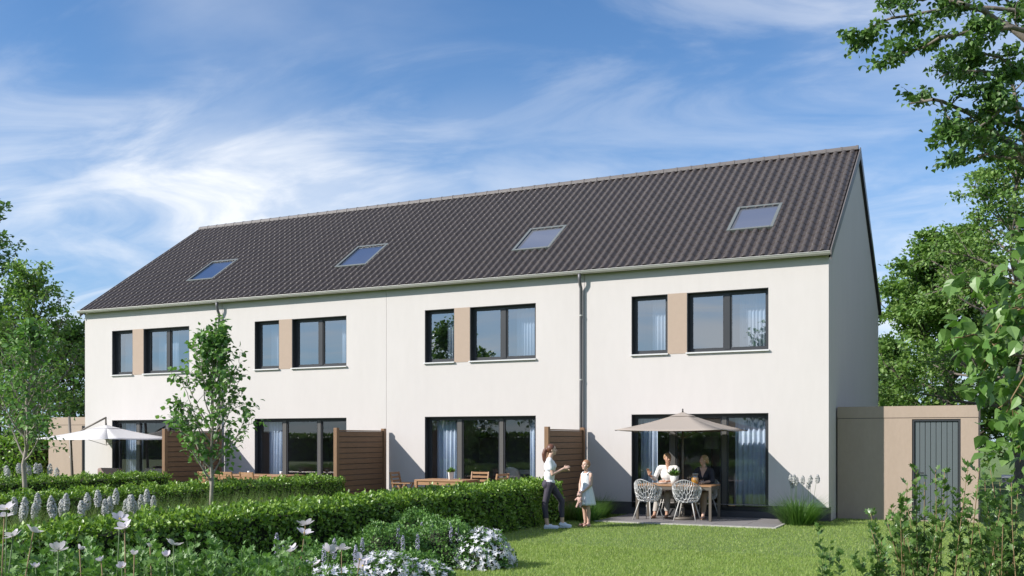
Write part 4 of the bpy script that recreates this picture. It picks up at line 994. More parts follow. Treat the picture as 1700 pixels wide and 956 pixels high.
star_shrub(640, 935, 11.3, .48, .40, 212, 290, 'white star-flowered shrub at the front edge of the flower bed')
star_shrub(560, 940, 10.6, .40, .36, 213, 200, 'white star-flowered shrub at the left end of the flower bed, below the anemones')
star_shrub(705, 948, 11.4, .34, .30, 214, 150, 'low white star-flowered shrub at the lower edge, right of the front one')
# lilac flower spikes
SPK = [(457, 884, 10.2), (552, 893, 11), (593, 905, 10.8), (602, 893, 11.5), (663, 872, 12.9), (690, 885, 12.4), (705, 866, 13.8), (718, 866, 13.6), (742, 868, 13.4), (756, 866, 13.5), (748, 874, 13.2), (672, 888, 12.2), (470, 905, 10.3), (536, 905, 10.9)]
for k, (px, py, d) in enumerate(SPK):
    p = atd(px, py, d); t = empty('lilac_spike', (p[0], p[1], 0), 0, 'slender lilac flower spike in the flower bed, ' + rank([q[0] for q in SPK], px) + ' from the left', 'flower', 'lilac flower spikes ' + ('left' if px < 610 else 'above the mounds'))
    plume(t, (0, 0, 0), p[2], r, .024, .24, 'lilac', 120, 'spike', .03)

# ------------------------------------------------------------------ garden furniture
def lattice_chair(loc, rz, label, seed=1, mat='lattice', legm='legmetal'):
    t = empty('lattice_chair', loc, rz, label, 'chair', 'openwork shell chairs on the right terrace')
    # irregular cells on the unrolled shell: u round the seat, v from the seat centre to the rim
    rr = random.Random(seed); pts = []
    def shell(x, y):                     # x,y in the unit disc, back of the chair is -y
        q = math.hypot(x, y); a = math.atan2(x, -y)
        back = max(0, math.cos(a)) ** 1.2; side = abs(math.sin(a))
        hgt = .10 + .36 * back + .20 * side * (1 - back)
        rim = .30; f = q ** .9
        wid = 1 - (1 - q) ** 2
        return (math.sin(a) * rim * wid, -math.cos(a) * (.27 if y < 0 else .25) * wid, .40 + hgt * max(0, (q - .42) / .58) ** 1.25)
    tries = 0
    while len(pts) < 185 and tries < 6000:
        tries += 1
        a, q = rr.uniform(0, 6.283), math.sqrt(rr.random()); p = (q * math.cos(a), q * math.sin(a))
        if all((p[0] - o[0]) ** 2 + (p[1] - o[1]) ** 2 > .0102 for o in pts): pts.append(p)
    n0 = len(pts); pts += [(1.14 * math.cos(k * 2 * math.pi / 34), 1.14 * math.sin(k * 2 * math.pi / 34)) for k in range(34)]
    vv, ee, ff, *_ = mgeo.delaunay_2d_cdt([Vector(p) for p in pts], [], [], 0, 1e-6)
    cen = [sum((vv[i] for i in f), Vector((0, 0))) / len(f) for f in ff]; inc = {}
    for k, f in enumerate(ff):
        for i in f: inc.setdefault(i, []).append(k)
    polys = []
    for i, fl in inc.items():
        if vv[i].length > 1.05: continue
        fl.sort(key=lambda k: math.atan2(cen[k].y - vv[i].y, cen[k].x - vv[i].x))
        if len(fl) >= 3: polys.append(fl)
    used = sorted({k for f in polys for k in f}); mp = {k: j for j, k in enumerate(used)}
    V = []
    for k in used:
        c = cen[k]; L_ = c.length
        if L_ > 1: c = c / L_
        V.append(shell(c.x, c.y))
    o = MB().add(V, [tuple(mp[k] for k in f) for f in polys]).build('seat_shell', mat, t)
    w = o.modifiers.new('openwork', 'WIREFRAME'); w.thickness = .021; w.use_even_offset = False
    rim = []
    for k in range(41):
        a = 2 * math.pi * k / 40; rim.append(shell(math.cos(a), math.sin(a)))
    MB().tube(rim, .009, 6, False).build('rim', mat, t, True)
    for sx in (-1, 1):
        for sy in (-1, 1): MB().tube([(sx * .13, sy * .12, .42), (sx * .235, sy * .225, 0)], [.014, .010], 7).build('leg', legm, t, True)
    MB().box(-.14, .14, -.13, .13, .395, .412).build('seat_frame', legm, t)
    return t
ZF = .0305
table((-2.96, -.95, ZF), .03, 1.62, .86, .74, 'dining table with brown legs under the taupe parasol', 'teak', .055, .03, .07, 'brown_metal')
lattice_chair((-3.46, -1.46, ZF), -.35, 'white openwork shell chair at the table, in front of the seated man', 1)
lattice_chair((-2.64, -1.40, ZF), .05, 'white openwork shell chair at the table, in front of the seated woman', 2)
lattice_chair((-3.36, -.30, ZF), math.pi + .1, 'openwork shell chair under the seated man behind the table', 3)
lattice_chair((-2.56, -.28, ZF), math.pi - .1, 'openwork shell chair under the seated woman behind the table', 4)
# parasol
def parasol(loc, hx, hy, ze, za, label, mat, pole=True, rz=0):
    t = empty('parasol', loc, rz, label, 'parasol')
    n = 6; vs = []; fs = []
    cor = [(-hx, -hy), (hx, -hy), (hx, hy), (-hx, hy)]
    # four sagging panels
    for k in range(4):
        a, b = Vector(cor[k]), Vector(cor[(k + 1) % 4]); base = len(vs)
        for i in range(n + 1):
            f = .03 + .97 * i / n
            for j in range(n + 1):
                g_ = j / n; p = a * (1 - g_) + b * g_; sag = .045 * math.sin(math.pi * g_) * f
                vs.append((p.x * f * (1 - .02 * math.sin(math.pi * g_) * f), p.y * f * (1 - .02 * math.sin(math.pi * g_) * f), za + (ze - za) * f - sag * .6 - .03 * math.sin(math.pi * f)))
        fs += [(base + i * (n + 1) + j, base + (i + 1) * (n + 1) + j, base + (i + 1) * (n + 1) + j + 1, base + i * (n + 1) + j + 1) for i in range(n) for j in range(n)]
    c = MB().add(vs, fs).build('canopy', mat, t, True); md = c.modifiers.new('thick', 'SOLIDIFY'); md.thickness = .004
    for k in range(4):
        p = cor[k]; MB().tube([(0, 0, za - .05), (p[0] * .5, p[1] * .5, (za + ze) / 2 - .05), (p[0] * .985, p[1] * .985, ze - .015)], .009, 6).build('rib', 'brown_metal', t)
        m = ((cor[k][0] + cor[(k + 1) % 4][0]) / 2, (cor[k][1] + cor[(k + 1) % 4][1]) / 2); MB().tube([(0, 0, za - .06), (m[0] * .95, m[1] * .95, ze - .06)], .008, 6).build('rib', 'brown_metal', t)
        MB().tube([(0, 0, ze - .18), (p[0] * .5, p[1] * .5, (za + ze) / 2 - .06)], .007, 5).build('strut', 'brown_metal', t)
    MB().lathe([(.012, za - .02), (.022, za + .01), (.012, za + .04), (.018, za + .06), (.004, za + .085)], 10).build('finial', 'black', t, True)
    if pole:
        MB().tube([(0, 0, 0), (0, 0, za)], .022, 12).build('pole', 'brown_metal', t, True)
        MB().lathe([(.26, 0), (.26, .05), (.05, .07), (.035, .25), (.03, .26)], 20).build('base', 'brown_metal', t, True)
    # small upper vent cap
    s = .20; vs = [(0, 0, za + .010)] + [(x * s, y * s, za + (ze - za) * s - .008) for x, y in cor]
    v = MB().add(vs, [(0, 1, 2), (0, 2, 3), (0, 3, 4), (0, 4, 1)]).build('vent_cap', mat, c)
    return t
parasol((-2.84, -1.02, ZF), 1.14, 1.10, 1.925 - ZF, 2.30 - ZF, 'open square taupe parasol over the dining table', 'canopy_taupe')
# white cantilever parasol
t1 = parasol((-19.65, -1.25, 0), 1.48, 1.25, 1.735, 2.12, 'white cantilever parasol in front of the left end house', 'canopy_white', pole=False)
pb = fac(120, 790, -1.25) - np.array([-19.65, -1.25, 0]); pt = fac(115, 697, -1.25) - np.array([-19.65, -1.25, 0])
MB().tube([(pb[0] + .05, 0, 0), (pb[0], 0, pb[2]), (pt[0], 0, pt[2] + .1)], [.045, .042, .038], 10).build('pole', 'brown_metal', t1, True)
MB().box(pb[0] - .35, pb[0] + .45, -.4, .4, 0, .06).build('base', 'brown_metal', t1, bevel=.01)
MB().tube([(pt[0] + .02, 0, 1.72), (-.9, -.0, 2.02), (-.02, 0, 2.34)], .028, 8).build('arm', 'brown_metal', t1, True)
MB().tube([(-.02, 0, 2.36), (-.02, 0, 2.10)], .022, 8).build('hanger', 'brown_metal', t1)
MB().tube([(pt[0] + .01, 0, 1.2), (pt[0] + .12, 0, 1.2), (pt[0] + .12, 0, 1.1)], .015, 6).build('crank_handle', 'zinc', t1)
def sofa(loc, rz, L_, label, mat='cushion'):
    t = empty('garden_sofa', loc, rz, label, 'sofa')
    MB().box(-L_ / 2, L_ / 2, -.40, .40, .10, .26).build('seat_frame', 'brown_metal', t, bevel=.01)
    MB().box(-L_ / 2 + .08, L_ / 2 - .08, -.38, .26, .262, .44).build('seat_cushion', mat, t, bevel=.05)
    MB().box(-L_ / 2 + .02, L_ / 2 - .02, .262, .42, .27, .86).build('backrest', mat, t, bevel=.05)
    for s in (-1, 1):
        MB().box(s * (L_ / 2 - .035) - .035, s * (L_ / 2 - .035) + .035, -.39, .26, .262, .60).build('armrest', mat, t, bevel=.02)
        for y in (-.35, .35): MB().box(s * (L_ / 2 - .06) - .025, s * (L_ / 2 - .06) + .025, y - .025, y + .025, 0, .10).build('leg', 'brown_metal', t)
sofa((-19.95, -1.2, ZF), 0, .92, 'brown cushioned garden armchair under the white parasol')
sofa((-18.3, -1.0, ZF), 0, .92, 'grey garden armchair beside the terrace door of the left end house', 'canopy_taupe')
def slat_chair(loc, rz, label, group, w=.50, arms=True, n=5, top=.90):
    t = empty('slatted_chair', loc, rz, label, 'chair', group)
    for s in (-1, 1):
        x = s * (w / 2 - .022)
        MB().bar((x, -.25, 0), (x, .10, .62), .042, .028, (1, 0, 0)).build('leg', 'teak', t)
        MB().bar((x * .9, .22, 0), (x * .9, -.12, .62), .042, .028, (1, 0, 0)).build('leg', 'teak', t)
        MB().bar((x, -.19, .40), (x, -.30, top), .04, .028, (1, 0, 0)).build('back_post', 'teak', t)
        if arms: MB().box(x - .03, x + .03, -.27, .25, .622, .645).build('armrest', 'teak', t, bevel=.005)
    for k in range(7): MB().box(-w / 2 + .05, w / 2 - .05, -.18 + k * .058, -.18 + k * .058 + .045, .40, .42).build('seat_slat', 'teak', t)
    for k in range(n):
        z = .50 + k * (top - .53) / (n - 1); y = -.19 - .11 * (z - .40) / (top - .40)
        MB().box(-w / 2 + .04, w / 2 - .04, y - .010, y + .010, z - .024, z + .026).build('back_slat', 'teak', t)
    return t
o3 = -P_
GT = 'wooden slatted chairs around the wooden table'
table((-8.62, -.98, ZF), 0, 1.32, .85, .74, 'wooden dining table with a potted plant behind the nearest hedge', 'teak', .07, .035, .09)
slat_chair((-9.78, -1.0, ZF), -math.pi / 2 + .1, 'slatted wooden armchair at the left end of the wooden table', GT)
slat_chair((-8.22, -.34, ZF), math.pi, 'slatted wooden armchair behind the wooden table by the terrace door', GT)
slat_chair((-7.42, -.95, ZF), math.pi / 2 - .15, 'slatted wooden armchair at the right end of the wooden table', GT)
table((-14.45, -.95, ZF), 0, 2.5, .9, .76, 'long wooden dining table behind the middle hedge', 'teak', .07, .035, .09)
GC = 'wooden slatted chairs along the long table'
for k, x in enumerate((-15.35, -14.65, -13.95)):
    slat_chair((x, -1.62, ZF), 0, ['first', 'second', 'third'][k] + ' slatted wooden chair from the left, along the long table behind the middle hedge', GC, .46, False, 6, .86)
for k, (x, y) in enumerate([(-14.75, -.9), (-13.75, -.8)]):
    c = MB().lathe([(.036, 0), (.040, .09), (.035, .09), (.032, .01)], 14).build('cup', 'white', None, True); c.location = (x, y, ZF + .761)
    tag(c, 'white cup on the long table, ' + ('left of two' if k == 0 else 'right of two'), 'cup', 'cups on the long table')
def pot_plant(loc, s, label, square=False):
    t = empty('potted_plant', loc, 0, label, 'plant')
    n = 4 if square else 18
    b = MB().lathe([(.055 * s, 0), (.075 * s, .16 * s), (.066 * s, .16 * s), (.062 * s, .13 * s)], n).build('pot', 'terracotta', t, not square)
    rr = np.random.default_rng(int(s * 100)); n = 130; v = unit(rr.normal(0, 1, (n, 3))); v[:, 2] = np.abs(v[:, 2])
    scatter('leaves', LEAFN if not square else LEAF4, np.array([0, 0, .15 * s]) + v * .05 * s * rr.random((n, 1)), v + np.array([0, 0, .5]), rr.normal(0, .5, (n, 3)) + np.array([0, 0, 1.]), rr.uniform(.07, .15, n) * s * (.6 if square else 1), 'mound', t)
pot_plant((-2.99, -1.16, ZF + .741), 1.15, 'white pot with a spiky green plant on the table in front of the man')
pot_plant((-8.52, -.98, ZF + .741), 1.1, 'square white pot with a green plant on the wooden table', True)
jg = empty('juice_jug', (-2.58, -1.0, ZF + .741), 0, 'glass jug of orange juice on the table', 'jug')
MB().lathe([(.062, .006), (.074, .05), (.074, .12), (.06, .15), (.001, .151)], 18).build('juice', 'juice', jg, True)
MB().lathe([(.066, 0), (.079, .05), (.079, .13), (.06, .175), (.066, .215), (.063, .215), (.057, .175), (.0755, .13), (.0755, .05), (.063, .004)], 20).build('jug_body', 'jug', jg, True)
MB().tube([(-.075, 0, .18), (-.12, 0, .18), (-.128, 0, .12), (-.10, 0, .07), (-.078, 0, .06)], .008, 7).build('handle', 'jug', jg, True)
MB().lathe([(.067, .216), (.069, .222), (.06, .235), (.001, .236)], 18).build('lid', 'zinc', jg, True)
dg = MB().lathe([(.030, 0), (.034, .11), (.031, .11), (.027, .008)], 14).build('drinking_glass', 'jug', None, True); dg.location = (-2.40, -1.08, ZF + .741)
tag(dg, 'empty drinking glass on the table right of the juice jug', 'glass')
pl = MB().lathe([(.06, 0), (.12, .014), (.118, .018), (.06, .006)], 22).build('plate', 'white', None, True); pl.location = (-3.35, -.82, ZF + .741)
tag(pl, 'white plate on the table in front of the seated man', 'plate')

# ------------------------------------------------------------------ people
def remeshed(mb, name, mat, parent, vox=.008, smooth=4, bumpf=None, mats=None, pick=None):
    tmp = bpy.data.objects.new('tmp', mb.mesh('tmp')); COL.objects.link(tmp)
    m = tmp.modifiers.new('r', 'REMESH'); m.mode = 'VOXEL'; m.voxel_size = vox
    s = tmp.modifiers.new('s', 'SMOOTH'); s.factor = .5; s.iterations = smooth
    dg_ = bpy.context.evaluated_depsgraph_get(); me = bpy.data.meshes.new_from_object(tmp.evaluated_get(dg_))
    me.name = name; bpy.data.objects.remove(tmp)
    me.polygons.foreach_set('use_smooth', [True] * len(me.polygons))
    me.materials.clear(); me.materials.append(M[mat])
    for x in (mats or []): me.materials.append(M[x])
    if pick:
        n = len(me.polygons); c = np.empty(n * 3); me.polygons.foreach_get('center', c); me.polygons.foreach_set('material_index', np.asarray(pick(c.reshape(-1, 3)), dtype=np.int32))
    me.update()
    return link(name, me, parent)
def hand(mb, w, d, side, up, L_=.17, curl=.5, thumb=1):
    """palm and five bent fingers: w wrist, d direction, side towards the thumb, up back of the hand"""
    w, d, side = Vector(w), Vector(d).normalized(), Vector(side); side = (side - d * side.dot(d)).normalized(); up = side.cross(d) * (1 if side.cross(d).dot(Vector(up)) > 0 else -1)
    k = L_ / .18; pe = w + d * .085 * k
    for u in (-.026, -.009, .009, .026): mb.cap(w + d * .01 + side * u * .7 * k, pe + side * u * k, .014 * k, .0125 * k, 8)
    for u, l in ((.028, .072), (.010, .082), (-.009, .076), (-.027, .058)):
        a = pe + side * u * k; dd = d; r_ = .0095 * k
        for s_ in (.45, .32, .26):
            dd = (dd - up * curl * .7).normalized(); b = a + dd * l * s_ * k; mb.cap(a, b, r_, r_ * .9, 7); a = b; r_ *= .9
    a = w + d * .025 * k + side * .026 * k; dd = (d * .6 + side * .8 - up * .25).normalized(); b = a + dd * .045 * k; mb.cap(a, b, .0125 * k, .0105 * k, 7)
    c = b + (d * .8 + side * .25 - up * .4 * curl).normalized() * .034 * k; mb.cap(b, c, .0105 * k, .009 * k, 7)
def head(mb, c, yaw, pitch, H):
    """head of height H centred at c; returns a function from head space (x right, y forward, z up, unit = H) to body space"""
    rot = Matrix.Rotation(yaw, 3, 'Z') @ Matrix.Rotation(pitch, 3, 'X'); c = Vector(c)
    T = lambda p: c + rot @ (Vector(p) * H)
    q = rot.to_quaternion()
    mb.ell(T((0, -.06, .10)), (.335 * H, .40 * H, .40 * H), q, 16, 12)
    mb.ell(T((0, .08, -.14)), (.27 * H, .28 * H, .33 * H), q, 14, 10)
    mb.ell(T((0, .17, -.36)), (.15 * H, .15 * H, .12 * H), q, 10, 8)
    mb.cap(T((0, .33, .06)), T((0, .43, -.09)), .035 * H, .055 * H, 8)
    mb.ell(T((0, .325, -.235)), (.11 * H, .045 * H, .045 * H), q, 10, 6)
    mb.cap(T((-.15, .30, .115)), T((.15, .30, .115)), .045 * H, .045 * H, 8)
    for s in (-1, 1):
        mb.ell(T((s * .33, -.02, -.02)), (.04 * H, .085 * H, .13 * H), q, 8, 6); mb.ell(T((s * .17, .22, -.08)), (.11 * H, .10 * H, .10 * H), q, 8, 6)
    return T, rot
def face_pick(T, H, extra=None):
    eyes = [np.array(T((s * .135, .335, .02))) for s in (-1, 1)]; brow = [np.array(T((s * .14, .36, .115))) for s in (-1, 1)]; mouth = np.array(T((0, .37, -.235)))
    def f(c):
        idx = np.zeros(len(c), int)
        for e in eyes: idx[np.linalg.norm(c - e, axis=1) < .052 * H] = 1
        for e in brow:
            d = np.abs(c - e); idx[(np.linalg.norm(c - e, axis=1) < .085 * H) & (d[:, 2] < .02 * H)] = 3
        d = c - mouth; idx[(np.linalg.norm(d, axis=1) < .10 * H) & (np.abs(d[:, 2]) < .030 * H)] = 2
        return idx
    return f
# --- standing woman (faces right in the picture); x = her right, y = forward
rw = TH - math.pi / 2
w0 = gnd(912, 877.5)
P1 = empty('person', (w0[0], w0[1], .0), rw, 'standing woman with ponytail, white t-shirt and dark leggings, gesturing on the lawn', 'person', None)
b = MB()
def leg(mb, hip, kn, an, toe, r=(.078, .052, .036), foot=True, g=0):
    mb.cap(hip, kn, r[0] + g, r[1] + g); k2 = Vector(kn) * .68 + Vector(an) * .32 + Vector((0, -.012, 0)); mb.cap(kn, k2, r[1] + g, r[1] * 1.0 + g); mb.cap(k2, an, r[1] + g, r[2] + g)
    if foot: mb.cap(an, Vector(an) + (Vector(toe) - Vector(an)) * .25 + Vector((0, 0, -.02)), r[2], .034, 8); mb.cap(Vector(an) + Vector((0, -.02, -.04)), toe, .034, .026, 10)
LR = ((.085, 0, .86), (.09, -.085, .49), (.085, -.045, .085), (.085, .14, .032))      # back leg
LL = ((-.085, .02, .86), (-.10, .25, .525), (-.10, .255, .115), (-.11, .40, .035))    # front leg, bent
def woman_legs(mb, g=0, foot=True):
    for l in (LR, LL): leg(mb, *l, foot=foot, g=g)
woman_legs(b)
b.ell((0, -.01, .88), (.155, .115, .12)); b.ell((0, .005, 1.02), (.115, .085, .12)); b.ell((0, .01, 1.20), (.135, .10, .14)); b.cap((-.13, 0, 1.325), (.13, 0, 1.325), .05, .05)
b.cap((0, .0, 1.33), (0, .035, 1.44), .052, .046)
HW = .215
T, rt = head(b, (0, .055, 1.525), R(-4), R(2), HW)
RA = ((.165, 0, 1.315), (.185, .055, 1.06), (.13, .275, 1.17)); LA = ((-.165, .01, 1.315), (-.19, .08, 1.07), (-.10, .27, 1.13))
for A in (RA, LA): b.cap(A[0], A[1], .042, .034); b.cap(A[1], A[2], .034, .023)
hand(b, RA[2], (-.25, .9, .35), (-.6, 0, .8), (1, 0, .2), .165, .55); hand(b, LA[2], (.25, .9, .05), (.6, 0, .8), (-1, 0, .2), .165, .45)
body = remeshed(b, 'body', 'skin', P1, .007, 3, mats=['eye', 'lips', 'hair_brown'], pick=face_pick(T, HW))
c = MB(); c.ell((0, .0, 1.02), (.132, .105, .17)); c.ell((0, .012, 1.20), (.148, .118, .155)); c.cap((-.13, 0, 1.33), (.13, 0, 1.33), .058, .058); c.ell((0, -.005, .90), (.158, .122, .075))
for A in (RA, LA): c.cap(A[0], Vector(A[0]).lerp(Vector(A[1]), .55), .055, .053)
c.ell((-.055, .095, 1.22), (.055, .045, .055)); c.ell((.055, .095, 1.22), (.055, .045, .055))
remeshed(c, 'tshirt', 'tee', P1, .009, 4)
c = MB(); woman_legs(c, .0075, False); c.ell((0, -.012, .87), (.165, .128, .115)); c.ell((-.075, -.07, .85), (.085, .075, .085)); c.ell((.075, -.07, .85), (.085, .075, .085))
lg = remeshed(c, 'leggings', 'legging', P1, .009, 4)
# cut the leggings at mid calf height over the ankles
bm = bmesh.new(); bm.from_mesh(lg.data); bmesh.ops.bisect_plane(bm, geom=bm.verts[:] + bm.edges[:] + bm.faces[:], plane_co=(0, 0, .215), plane_no=(0, 0, -1), clear_outer=True); bm.to_mesh(lg.data); bm.free()
for l in (LR, LL):
    an, toe = Vector(l[2]), Vector(l[3]); s = MB(); s.cap(an + Vector((0, -.025, -.045)), toe + Vector((0, .01, .004)), .043, .034, 12); s.cap(an + Vector((0, -.01, -.02)), an + (toe - an) * .4 + Vector((0, 0, .0)), .040, .032, 10)
    s.box(toe.x - .036, toe.x + .036, an.y - .065, toe.y + .03, toe.z - .030, toe.z - .008); remeshed(s, 'shoe', 'shoe', P1, .008, 2)
hq = rt.to_quaternion()
c = MB(); c.ell(T((0, -.11, .13)), (.385 * HW, .42 * HW, .43 * HW), hq, 16, 12); c.ell(T((0, -.42, .12)), (.12 * HW, .12 * HW, .12 * HW), hq)
c.tube([T((0, -.42, .12)), T((0, -.62, .0)), T((0, -.74, -.35)), T((0, -.76, -.85)), T((0, -.70, -1.25))], [.035, .045, .048, .034, .010], 10)
hr = remeshed(c, 'hair', 'hair_brown', P1, .010, 2)
bm = bmesh.new(); bm.from_mesh(hr.data)
nrm = rt @ Vector((0, .8, -.45)); bmesh.ops.bisect_plane(bm, geom=bm.verts[:] + bm.edges[:] + bm.faces[:], plane_co=T((0, .16, .22)), plane_no=nrm, clear_outer=True); bm.to_mesh(hr.data); bm.free()

# --- girl, facing left and a little to the camera
g0 = gnd(974, 873.5)
fd = -RT * .80 - FW * .60; rg = math.atan2(fd[1], fd[0]) - math.pi / 2
P2 = empty('person', (g0[0], g0[1], .0), rg, 'girl in a white sleeveless dress holding a teddy bear on the lawn', 'person')
b = MB()
GLg = (((.06, 0, .66), (.062, .015, .37), (.055, -.01, .065), (.065, .125, .026)), ((-.06, 0, .66), (-.062, .02, .37), (-.055, .0, .065), (-.075, .13, .026)))
for l in GLg: leg(b, *l, r=(.062, .042, .029))
b.ell((0, 0, .68), (.12, .09, .10)); b.ell((0, .005, .82), (.098, .075, .12)); b.ell((0, .005, .95), (.108, .078, .11)); b.cap((-.10, 0, 1.035), (.10, 0, 1.035), .038, .038); b.cap((0, 0, 1.03), (0, .015, 1.12), .04, .037)
HG = .205; T2, rt2 = head(b, (0, .03, 1.215), R(6), R(8), HG)
GA = (((.13, 0, 1.03), (.165, .03, .83), (.06, .135, .69)), ((-.13, 0, 1.03), (-.165, .03, .83), (-.06, .135, .70)))
for A in GA: b.cap(A[0], A[1], .033, .027); b.cap(A[1], A[2], .027, .019)
hand(b, GA[0][2], (-.7, .5, -.5), (0, .7, .5), (.6, .6, 0), .125, .7); hand(b, GA[1][2], (.7, .5, -.5), (0, .7, .5), (-.6, .6, 0), .125, .7)
remeshed(b, 'body', 'skin', P2, .0065, 3, mats=['eye', 'lips', 'hair_fair'], pick=face_pick(T2, HG))
# dress: fitted top, flared pleated skirt, open underneath
prof = [(.100, .083, 1.055, 0), (.112, .092, 1.00, 0), (.118, .096, .92, .001), (.112, .092, .83, .002), (.128, .108, .74, .006), (.155, .135, .60, .010), (.180, .158, .47, .013), (.186, .164, .425, .015)]
vs = []; n = 48
for rx, ry, z, pl_ in prof:
    for k in range(n):
        a = 2 * math.pi * k / n; w = pl_ * math.sin(a * 11 + z * 3) + pl_ * .6 * math.sin(a * 5 + 1); vs.append(((rx + w) * math.cos(a), (ry + w) * math.sin(a) + .005, z))
dr_ = MB().add(vs, [(i * n + (k + 1) % n, i * n + k, (i + 1) * n + k, (i + 1) * n + (k + 1) % n) for i in range(len(prof) - 1) for k in range(n)])
for s in (-1, 1): dr_.tube([(s * .075, -.07, 1.03), (s * .085, -.02, 1.078), (s * .085, .02, 1.078), (s * .075, .075, 1.03)], .016, 7, squash=.6)
o = dr_.build('dress', 'dress', P2, True); md = o.modifiers.new('thick', 'SOLIDIFY'); md.thickness = .004
for l in GLg:
    an, toe = Vector(l[2]), Vector(l[3]); s = MB(); s.box(toe.x - .032, toe.x + .032, an.y - .045, toe.y + .03, -.004, .014)
    s.cap(an + Vector((-.035, .0, .0)), an + Vector((.035, 0, 0)), .012, .012); s.cap(toe + Vector((-.03, -.03, .012)), toe + Vector((.03, -.03, .012)), .018, .018); remeshed(s, 'sandal', 'sandal', P2, .008, 1)
c = MB(); c.ell(T2((0, -.10, .13)), (.385 * HG, .43 * HG, .44 * HG), rt2.to_quaternion(), 16, 12); c.ell(T2((0, -.45, .05)), (.13 * HG, .13 * HG, .15 * HG))
hr = remeshed(c, 'hair', 'hair_fair', P2, .009, 2)
bm = bmesh.new(); bm.from_mesh(hr.data); bmesh.ops.bisect_plane(bm, geom=bm.verts[:] + bm.edges[:] + bm.faces[:], plane_co=T2((0, .19, .22)), plane_no=rt2 @ Vector((0, .8, -.45)), clear_outer=True); bm.to_mesh(hr.data); bm.free()
tq = Matrix.Rotation(rg, 3, 'Z') @ Vector((0, .175, 0))
tb = empty('teddy_bear', (g0[0] + tq.x, g0[1] + tq.y, .43), rg, 'pinkish plush teddy bear held by the girl', 'toy')
c = MB(); c.ell((0, 0, .10), (.058, .05, .072)); c.ell((0, .008, .205), (.056, .052, .052)); c.ell((0, .058, .195), (.024, .02, .02))
for s in (-1, 1): c.ell((s * .045, 0, .25), (.022, .014, .022)); c.cap((s * .05, .01, .14), (s * .092, .035, .10), .022, .020); c.cap((s * .034, .01, .045), (s * .05, .04, -.035), .027, .025)
remeshed(c, 'body', 'teddy', tb, .008, 2)
for s in (-1, 1): e = MB().ell((s * .02, .053, .215), (.006, .005, .006), n=8, m=5).build('eye', 'eye', tb, True)
MB().ell((0, .077, .20), (.008, .006, .006), n=8, m=5).build('nose', 'eye', tb, True)

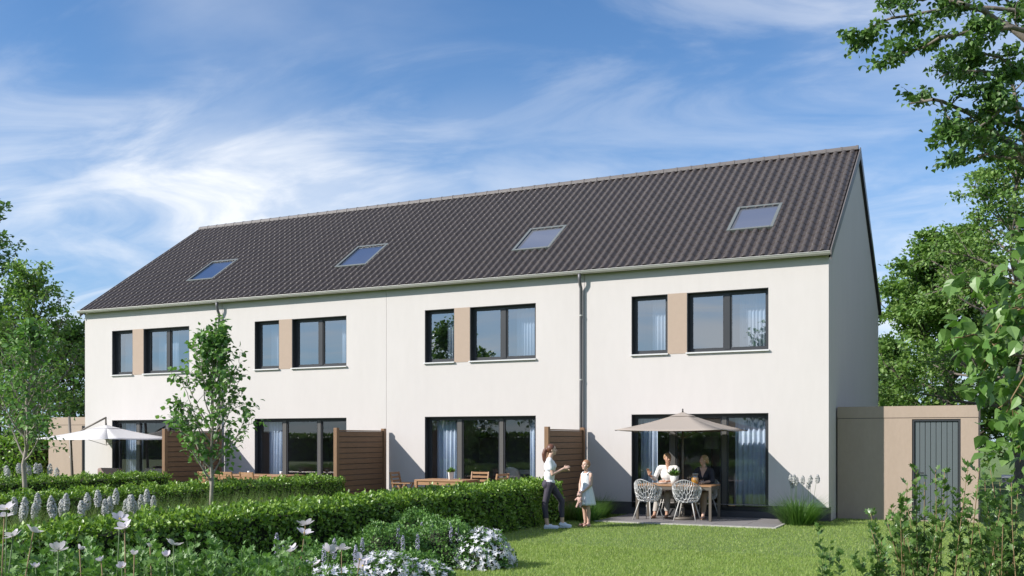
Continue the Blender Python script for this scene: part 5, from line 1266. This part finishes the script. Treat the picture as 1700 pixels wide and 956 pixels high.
# --- people at the table; they face the camera side (-Y of the terrace)
def seated(loc, rz, label, skin, hairm, topm, legm, headyaw, hair, female, armR, armL, footy):
    P = empty('person', loc, rz, label, 'person'); b = MB()
    k = .94 if female else 1.0; sh = .17 * (.9 if female else 1.20)
    hz = .53; LG = [((s * .085, 0, hz), (s * .10, .40, hz - .02), (s * .11, footy[0 if s > 0 else 1], .09), (s * .12, footy[0 if s > 0 else 1] + .15, .03)) for s in (1, -1)]
    for l in LG: leg(b, *l, r=(.080, .055, .038))
    b.ell((0, -.03, hz + .03), (.165, .125, .12)); b.ell((0, -.02, hz + .20), (.13 * (k if female else 1.08), .10, .14)); b.ell((0, 0, hz + .38 * k), (.15 * (k if female else 1.1), .11, .15)); b.cap((-sh + .03, 0, hz + .53 * k), (sh - .03, 0, hz + .53 * k), .055, .055)
    nz = hz + .54 * k; b.cap((0, 0, nz), (0, .025, nz + .11), .056 if not female else .047, .050 if not female else .043)
    HH = .228 if not female else .215; T, rt = head(b, (0, .035, nz + .20), headyaw, R(-2), HH)
    arms = []
    for s, A in ((1, armR), (-1, armL)):
        q = [(s * sh, 0, hz + .52 * k), A[0], A[1]]; arms.append(q); b.cap(q[0], q[1], .046, .038); b.cap(q[1], q[2], .037, .025)
        hand(b, q[2], A[2], (-s, .2, .5), (0, 0, 1), .175 * k, .4)
    remeshed(b, 'body', skin, P, .007, 3, mats=['eye', 'lips', hairm], pick=face_pick(T, HH))
    c = MB(); c.ell((0, -.03, hz + .03), (.178, .135, .10)); c.ell((0, -.02, hz + .20), (.145 * (k if female else 1.1), .118, .15)); c.ell((0, .0, hz + .38 * k), (.163 * (k if female else 1.12), .125, .155)); c.cap((-sh + .03, 0, hz + .535 * k), (sh - .03, 0, hz + .535 * k), .063, .063)
    if female: c.ell((-.06, .095, hz + .36), (.06, .05, .06)); c.ell((.06, .095, hz + .36), (.06, .05, .06))
    for q in arms: c.cap(q[0], q[1], .060, .052); c.cap(q[1], Vector(q[1]).lerp(Vector(q[2]), .45 if not female else .3), .051, .044)
    vz, vs_ = (hz + .36 * k, .38) if female else (hz + .44, .22)
    tp = remeshed(c, 'shirt' if not female else 'blouse', topm, P, .009, 4, mats=[skin], pick=lambda cc: ((cc[:, 1] > .03) & (np.abs(cc[:, 0]) < (cc[:, 2] - vz) * vs_) & (cc[:, 2] > vz)).astype(int))
    c = MB()
    for l in LG: leg(c, *l, r=(.080, .055, .038), foot=False, g=.016)
    c.ell((0, -.03, hz + .01), (.178, .14, .11)); tr = remeshed(c, 'trousers', legm, P, .010, 4)
    bm = bmesh.new(); bm.from_mesh(tr.data); bmesh.ops.bisect_plane(bm, geom=bm.verts[:] + bm.edges[:] + bm.faces[:], plane_co=(0, 0, .15), plane_no=(0, 0, -1), clear_outer=True); bm.to_mesh(tr.data); bm.free()
    c = MB(); q = rt.to_quaternion(); c.ell(T((0, -.10, .15)), (.385 * HH, .42 * HH, .42 * HH), q, 16, 12)
    if female: c.ell(T((0, -.36, -.05)), (.27 * HH, .20 * HH, .28 * HH), q); c.ell(T((0, -.42, -.22)), (.17 * HH, .14 * HH, .17 * HH), q)
    hr = remeshed(c, 'hair', hairm, P, .009, 2)
    bm = bmesh.new(); bm.from_mesh(hr.data); bmesh.ops.bisect_plane(bm, geom=bm.verts[:] + bm.edges[:] + bm.faces[:], plane_co=T((0, .15, .26)), plane_no=rt @ Vector((0, .8, -.45 if not female else -.3)), clear_outer=True)
    if not female: bmesh.ops.bisect_plane(bm, geom=bm.verts[:] + bm.edges[:] + bm.faces[:], plane_co=T((0, 0, -.06)), plane_no=rt @ Vector((0, .35, -1)), clear_outer=True)
    bm.to_mesh(hr.data); bm.free()
    for l in LG:
        toe, an = Vector(l[3]), Vector(l[2]); MB().box(toe.x - .036, toe.x + .036, an.y - .05, toe.y + .035, -.002, .012).build('sandal', 'teak', P, bevel=.004)
    return P
seated((-3.38, -.30, ZF), math.pi, 'man in a white shirt seated at the terrace table, looking right', 'skin2', 'hair_sand', 'shirt', 'trouser_grey', R(38), None, False,
       ((.27, .12, .82), (.34, .30, .92), (.1, .3, .9)), ((-.24, .20, .80), (-.06, .36, .775), (.95, .25, -.05)), (.62, .45))
seated((-2.58, -.28, ZF), math.pi, 'blonde woman in a dark V-neck blouse seated at the terrace table, looking left', 'skin', 'hair_blond', 'blouse', 'trouser', R(-58), None, True,
       ((.23, .14, .80), (.10, .36, .775), (-.7, .6, -.1)), ((-.23, .14, .80), (-.10, .36, .775), (.7, .6, -.1)), (.36, .48))
